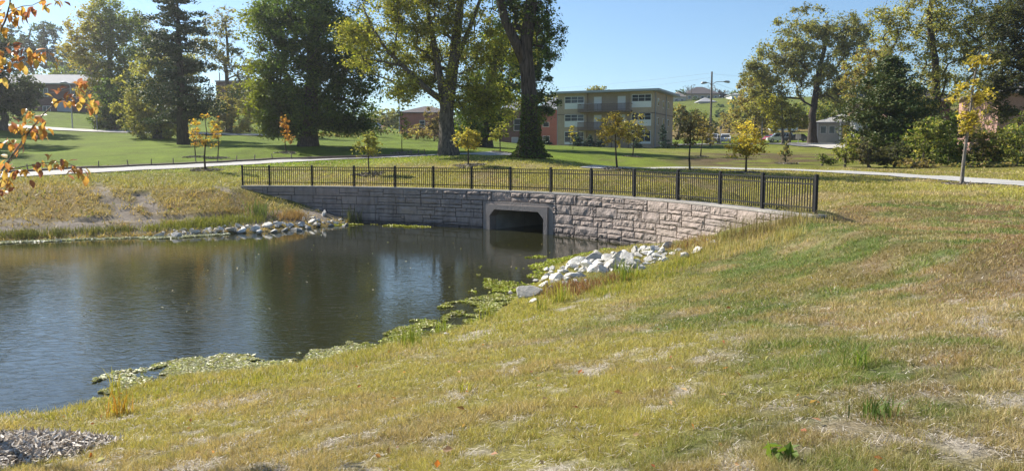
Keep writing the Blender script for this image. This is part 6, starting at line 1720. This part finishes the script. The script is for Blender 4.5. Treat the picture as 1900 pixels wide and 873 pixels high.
# ------------------------------------------------------------------ mulch mound with the young beech whose branches reach in from the left
mc = ground_at(8, 856); ax = mc[:2] + np.array([-0.45, 0.15])
n = 9000; a = GR.uniform(0, 6.28, n); rd = 1.15 * np.sqrt(GR.random(n)) * (1 + 0.10 * np.sin(3 * a + 1) + 0.06 * np.sin(7 * a))
X = ax[0] + np.cos(a) * rd; Y = ax[1] + np.sin(a) * rd * 0.95
mh = lambda r_: 0.20 * np.clip(1 - (r_ / 1.15) ** 2, 0, 1)
V = []; Fq = []
for i in range(13):
    for j in range(40):
        r_ = 1.17 * i / 12; t = 2 * math.pi * j / 40; k_ = (1 + 0.10 * math.sin(3 * t + 1) + 0.06 * math.sin(7 * t))
        x, y = ax[0] + math.cos(t) * r_ * k_, ax[1] + math.sin(t) * r_ * k_ * 0.95
        V.append((x, y, hgt(x, y)[0] + mh(r_) - 0.01 - (0.03 if i == 12 else 0)))
for i in range(12):
    for j in range(40): Fq.append((i * 40 + j, (i + 1) * 40 + j, (i + 1) * 40 + (j + 1) % 40, i * 40 + (j + 1) % 40))
M_mulch = plain('mulch_soil', (0.15, 0.12, 0.095), 0.95, 0.25, 14, 0.8)
tag(mesh_np('mulch_bed', V, [np.array(Fq)], M_mulch, smooth=True), kind='stuff')
C = np.stack([X, Y, hgt(X, Y) + mh(rd / (1 + 0.10 * np.sin(3 * a + 1) + 0.06 * np.sin(7 * a))) + GR.uniform(0, 0.03, n)], 1)
cc = pal_cols(n, [(0.60, 0.54, 0.46), (0.72, 0.66, 0.58), (0.46, 0.39, 0.31), (0.28, 0.22, 0.16)], GR, 0.15)
tag(leaf_mesh('wood_chips', C, 0.095, 0.2, cc, M_chip, None, up=1.6, rng=GR), kind='stuff')

tb = np.array([ax[0] - 0.1, ax[1] + 0.2, 0]); tb[2] = hgt(tb[0], tb[1])[0]
beech = thing('young_tree', 'young tree just beyond the left edge reaching in with thin branches of orange autumn leaves', 'young tree', tb)
TB = Vector([float(v) for v in tb])
DB = float(tb[1])
hb = P(-120, 420, DB)
m = MB(); m.tube([(0, 0, -0.2), (0.02, 0, 0.8), (0.0, 0.02, 1.8), (0.04, 0.0, 3.0), (0.02, 0.03, 4.4)], [0.05, 0.042, 0.036, 0.026, 0.012], 8); m.build('trunk', M_bark_pale, beech, smooth=True)
def br_pts(pxs): return [Vector(P(a, b, DB + d)) - TB for a, b, d in pxs]
BR = [  # picture points with offsets in depth, thickness in mm at both ends
    ([(-150, 420, 0), (0, 320, 0.05), (50, 250, 0.1), (75, 218, 0.12), (105, 188, 0.15), (122, 178, 0.15)], 11, 3, 'twig'),
    ([(105, 188, 0.15), (138, 178, 0.15), (146, 155, 0.16), (165, 170, 0.2), (185, 185, 0.22)], 4, 1.5, None),
    ([(-120, 390, 0), (-20, 330, 0.0), (0, 318, 0), (30, 312, -0.05), (80, 302, -0.1), (120, 300, -0.12), (160, 318, -0.15)], 8, 2, None),
    ([(-130, 330, 0.2), (0, 318, 0.1), (26, 292, 0.1), (45, 268, 0.08), (50, 250, 0.1)], 6, 4, None),
    ([(-130, 170, 0), (-30, 120, 0), (0, 90, 0.0), (30, 82, 0), (60, 92, -0.05), (98, 100, -0.1)], 8, 2, None),
    ([(-140, 150, 0), (0, 58, 0.1), (10, 38, 0.1), (18, 10, 0.1), (22, -30, 0.1)], 10, 6, None),
    ([(16, 22, 0.1), (40, 12, 0.05), (60, 10, 0), (90, -4, 0), (110, -10, 0)], 4, 2, None),
    ([(-120, 400, -0.1), (-20, 345, -0.1), (5, 330, -0.12), (14, 345, -0.15)], 6, 2, None)]
pal_o = [(0.58, 0.33, 0.06), (0.52, 0.25, 0.07), (0.62, 0.42, 0.08), (0.36, 0.16, 0.08), (0.66, 0.50, 0.12)]
lr = np.random.default_rng(9)
M_beech = []
for i, c in enumerate(pal_o):
    mm_, nt, b = new_mat('autumn_leaf')
    tc = nt.nodes.new('ShaderNodeTexCoord'); nz = nt.nodes.new('ShaderNodeTexNoise'); nz.inputs['Scale'].default_value = 3.0; nz.inputs['Detail'].default_value = 5
    nt.links.new(tc.outputs['Object'], nz.inputs['Vector'])
    cr = nt.nodes.new('ShaderNodeValToRGB'); cr.color_ramp.elements[0].position = 0.35; cr.color_ramp.elements[0].color = (c[0] * 0.8, c[1] * 0.62, c[2] * 0.7, 1); cr.color_ramp.elements[1].position = 0.6; cr.color_ramp.elements[1].color = (*c, 1)
    nt.links.new(nz.outputs['Fac'], cr.inputs[0]); nt.links.new(cr.outputs[0], b.inputs['Base Color']); b.inputs['Roughness'].default_value = 0.4
    tr = nt.nodes.new('ShaderNodeBsdfTranslucent'); nt.links.new(cr.outputs[0], tr.inputs['Color']); ms = nt.nodes.new('ShaderNodeMixShader'); ms.inputs[0].default_value = 0.5
    nt.links.new(b.outputs[0], ms.inputs[1]); nt.links.new(tr.outputs[0], ms.inputs[2]); nt.links.new(ms.outputs[0], nt.nodes['Material Output'].inputs['Surface'])
    M_beech.append(mm_)
def leaf_shape(mat, curl):
    m = MB(); prof_ = [(0.0, 0.0), (0.12, 0.12), (0.32, 0.26), (0.55, 0.29), (0.78, 0.18), (0.92, 0.07), (1.0, 0.0)]
    vs = []
    for x, w_ in prof_:
        z = -curl * (x - 0.3) ** 2
        vs += [(x, w_, z + 0.35 * w_), (x, 0, z), (x, -w_, z + 0.35 * w_)]
    fs = []
    for k in range(len(prof_) - 1):
        a_, b_ = k * 3, (k + 1) * 3; fs += [(a_, b_, b_ + 1, a_ + 1), (a_ + 1, b_ + 1, b_ + 2, a_ + 2)]
    m.add(vs, fs); return m.mesh('leaf', mat, True)
LS = [leaf_shape(mm_, c) for mm_ in M_beech for c in (0.15, 0.5)]
def spray(spots, per, br, drop=0.6):
    for px, py, d in spots:
        for _ in range(per):
            p = Vector(P(px + lr.normal(0, 7), py + lr.normal(0, 6), DB + d + lr.normal(0, 0.06))) - TB
            az = lr.uniform(0, 6.28); pit = lr.uniform(0.3, 1.45) * (1 if lr.random() < 0.85 else -0.5)
            L = lr.uniform(0.065, 0.10)
            inst('leaf', LS[lr.integers(len(LS))], br, p, (lr.uniform(-0.8, 0.8), pit, az), (L, L * lr.uniform(0.8, 1.1), L))
first = None
spr = [
    [(40, 225, .1), (30, 232, .1), (55, 215, .12), (62, 230, .1), (70, 232, .1), (80, 236, .1), (85, 225, .1), (75, 240, .1), (48, 210, .1), (50, 243, .1), (60, 240, .1), (36, 240, .1)],
    [(112, 170, .15), (130, 178, .15), (140, 180, .15), (150, 170, .15), (155, 182, .16), (165, 190, .2), (180, 188, .22), (122, 190, .15), (146, 155, .16), (152, 160, .16), (105, 185, .15)],
    [(35, 312, -.05), (50, 318, -.05), (62, 314, -.05), (78, 300, -.1), (95, 296, -.1), (108, 300, -.1), (120, 302, -.12), (130, 312, -.12), (145, 315, -.12), (158, 318, -.15), (92, 306, -.1), (140, 308, -.12), (20, 308, 0)],
    [(22, 258, .1), (18, 270, .1), (30, 268, .1), (10, 290, .1)],
    [(5, 112, 0), (20, 106, 0), (30, 98, 0), (45, 88, 0), (55, 100, 0), (70, 104, -.05), (85, 106, -.08), (98, 104, -.1), (40, 112, 0), (10, 130, 0), (2, 145, 0), (60, 112, 0), (25, 85, 0), (6, 100, 0)],
    [(0, 30, .1), (12, 22, .1), (8, 8, .1), (2, 45, .1), (14, 40, .1)],
    [(28, 22, .05), (48, 15, .05), (38, 28, .05), (60, 12, 0), (80, 0, 0), (95, 0, 0), (108, 2, 0), (36, 35, .05), (20, 15, .05)],
    [(8, 330, -.1), (16, 342, -.12), (6, 352, -.12), (0, 340, -.1), (2, 318, -.1), (14, 325, -.1)]]
for (pts, r0_, r1_, _), sp in zip(BR, spr):
    pp = br_pts(pts); m = MB(); m.tube(pp, list(np.linspace(r0_, r1_, len(pp)) * 0.001), 6)
    bo = m.build('branch', M_bark_pale, beech, smooth=True)
    spray(sp, 4, bo)
# litter on the near lawn
def scrap(px, py, size, label, me_seed):
    g = ground_at(px, py); r = np.random.default_rng(me_seed); m = MB(); N = 7; vs = []
    for i in range(N):
        t = i / (N - 1); x = (t - 0.5) * size; z = 0.03 + 0.25 * size * math.sin(t * math.pi) + r.normal(0, 0.004)
        vs += [(x, -0.09 * size + 0.03 * size * r.normal(), z), (x + 0.1 * size * r.normal(), 0.12 * size, z * 0.7)]
    m.add(vs, [(2 * i, 2 * i + 2, 2 * i + 3, 2 * i + 1) for i in range(N - 1)]); o = m.build('paper_scrap', M_white); o.location = [float(v) for v in g]; o.rotation_euler = (0, 0, r.uniform(-0.4, 0.4))
    tag(o, label, 'litter')
scrap(1494, 750, 0.16, 'curled white strip of litter on the patchy lawn at lower right', 1)
scrap(1358, 739, 0.09, 'small crumpled white scrap on the grass left of the curled strip', 2)

# ------------------------------------------------------------------ even thin haze, added to lift darks and imitate lens veil towards the sun
hz = MB(); hz.box(-960, 960, -360, 960, -2.0, 92)
HM = bpy.data.materials.new('veil_haze'); HM.use_nodes = True
hn = HM.node_tree; hn.nodes.remove(hn.nodes['Principled BSDF'])
pv = hn.nodes.new('ShaderNodeVolumePrincipled'); pv.inputs['Color'].default_value = (0.92, 0.95, 1.0, 1); pv.inputs['Density'].default_value = 0.00028; pv.inputs['Anisotropy'].default_value = 0.68
hn.links.new(pv.outputs[0], hn.nodes['Material Output'].inputs['Volume'])
tag(hz.build('haze', HM), kind='stuff')
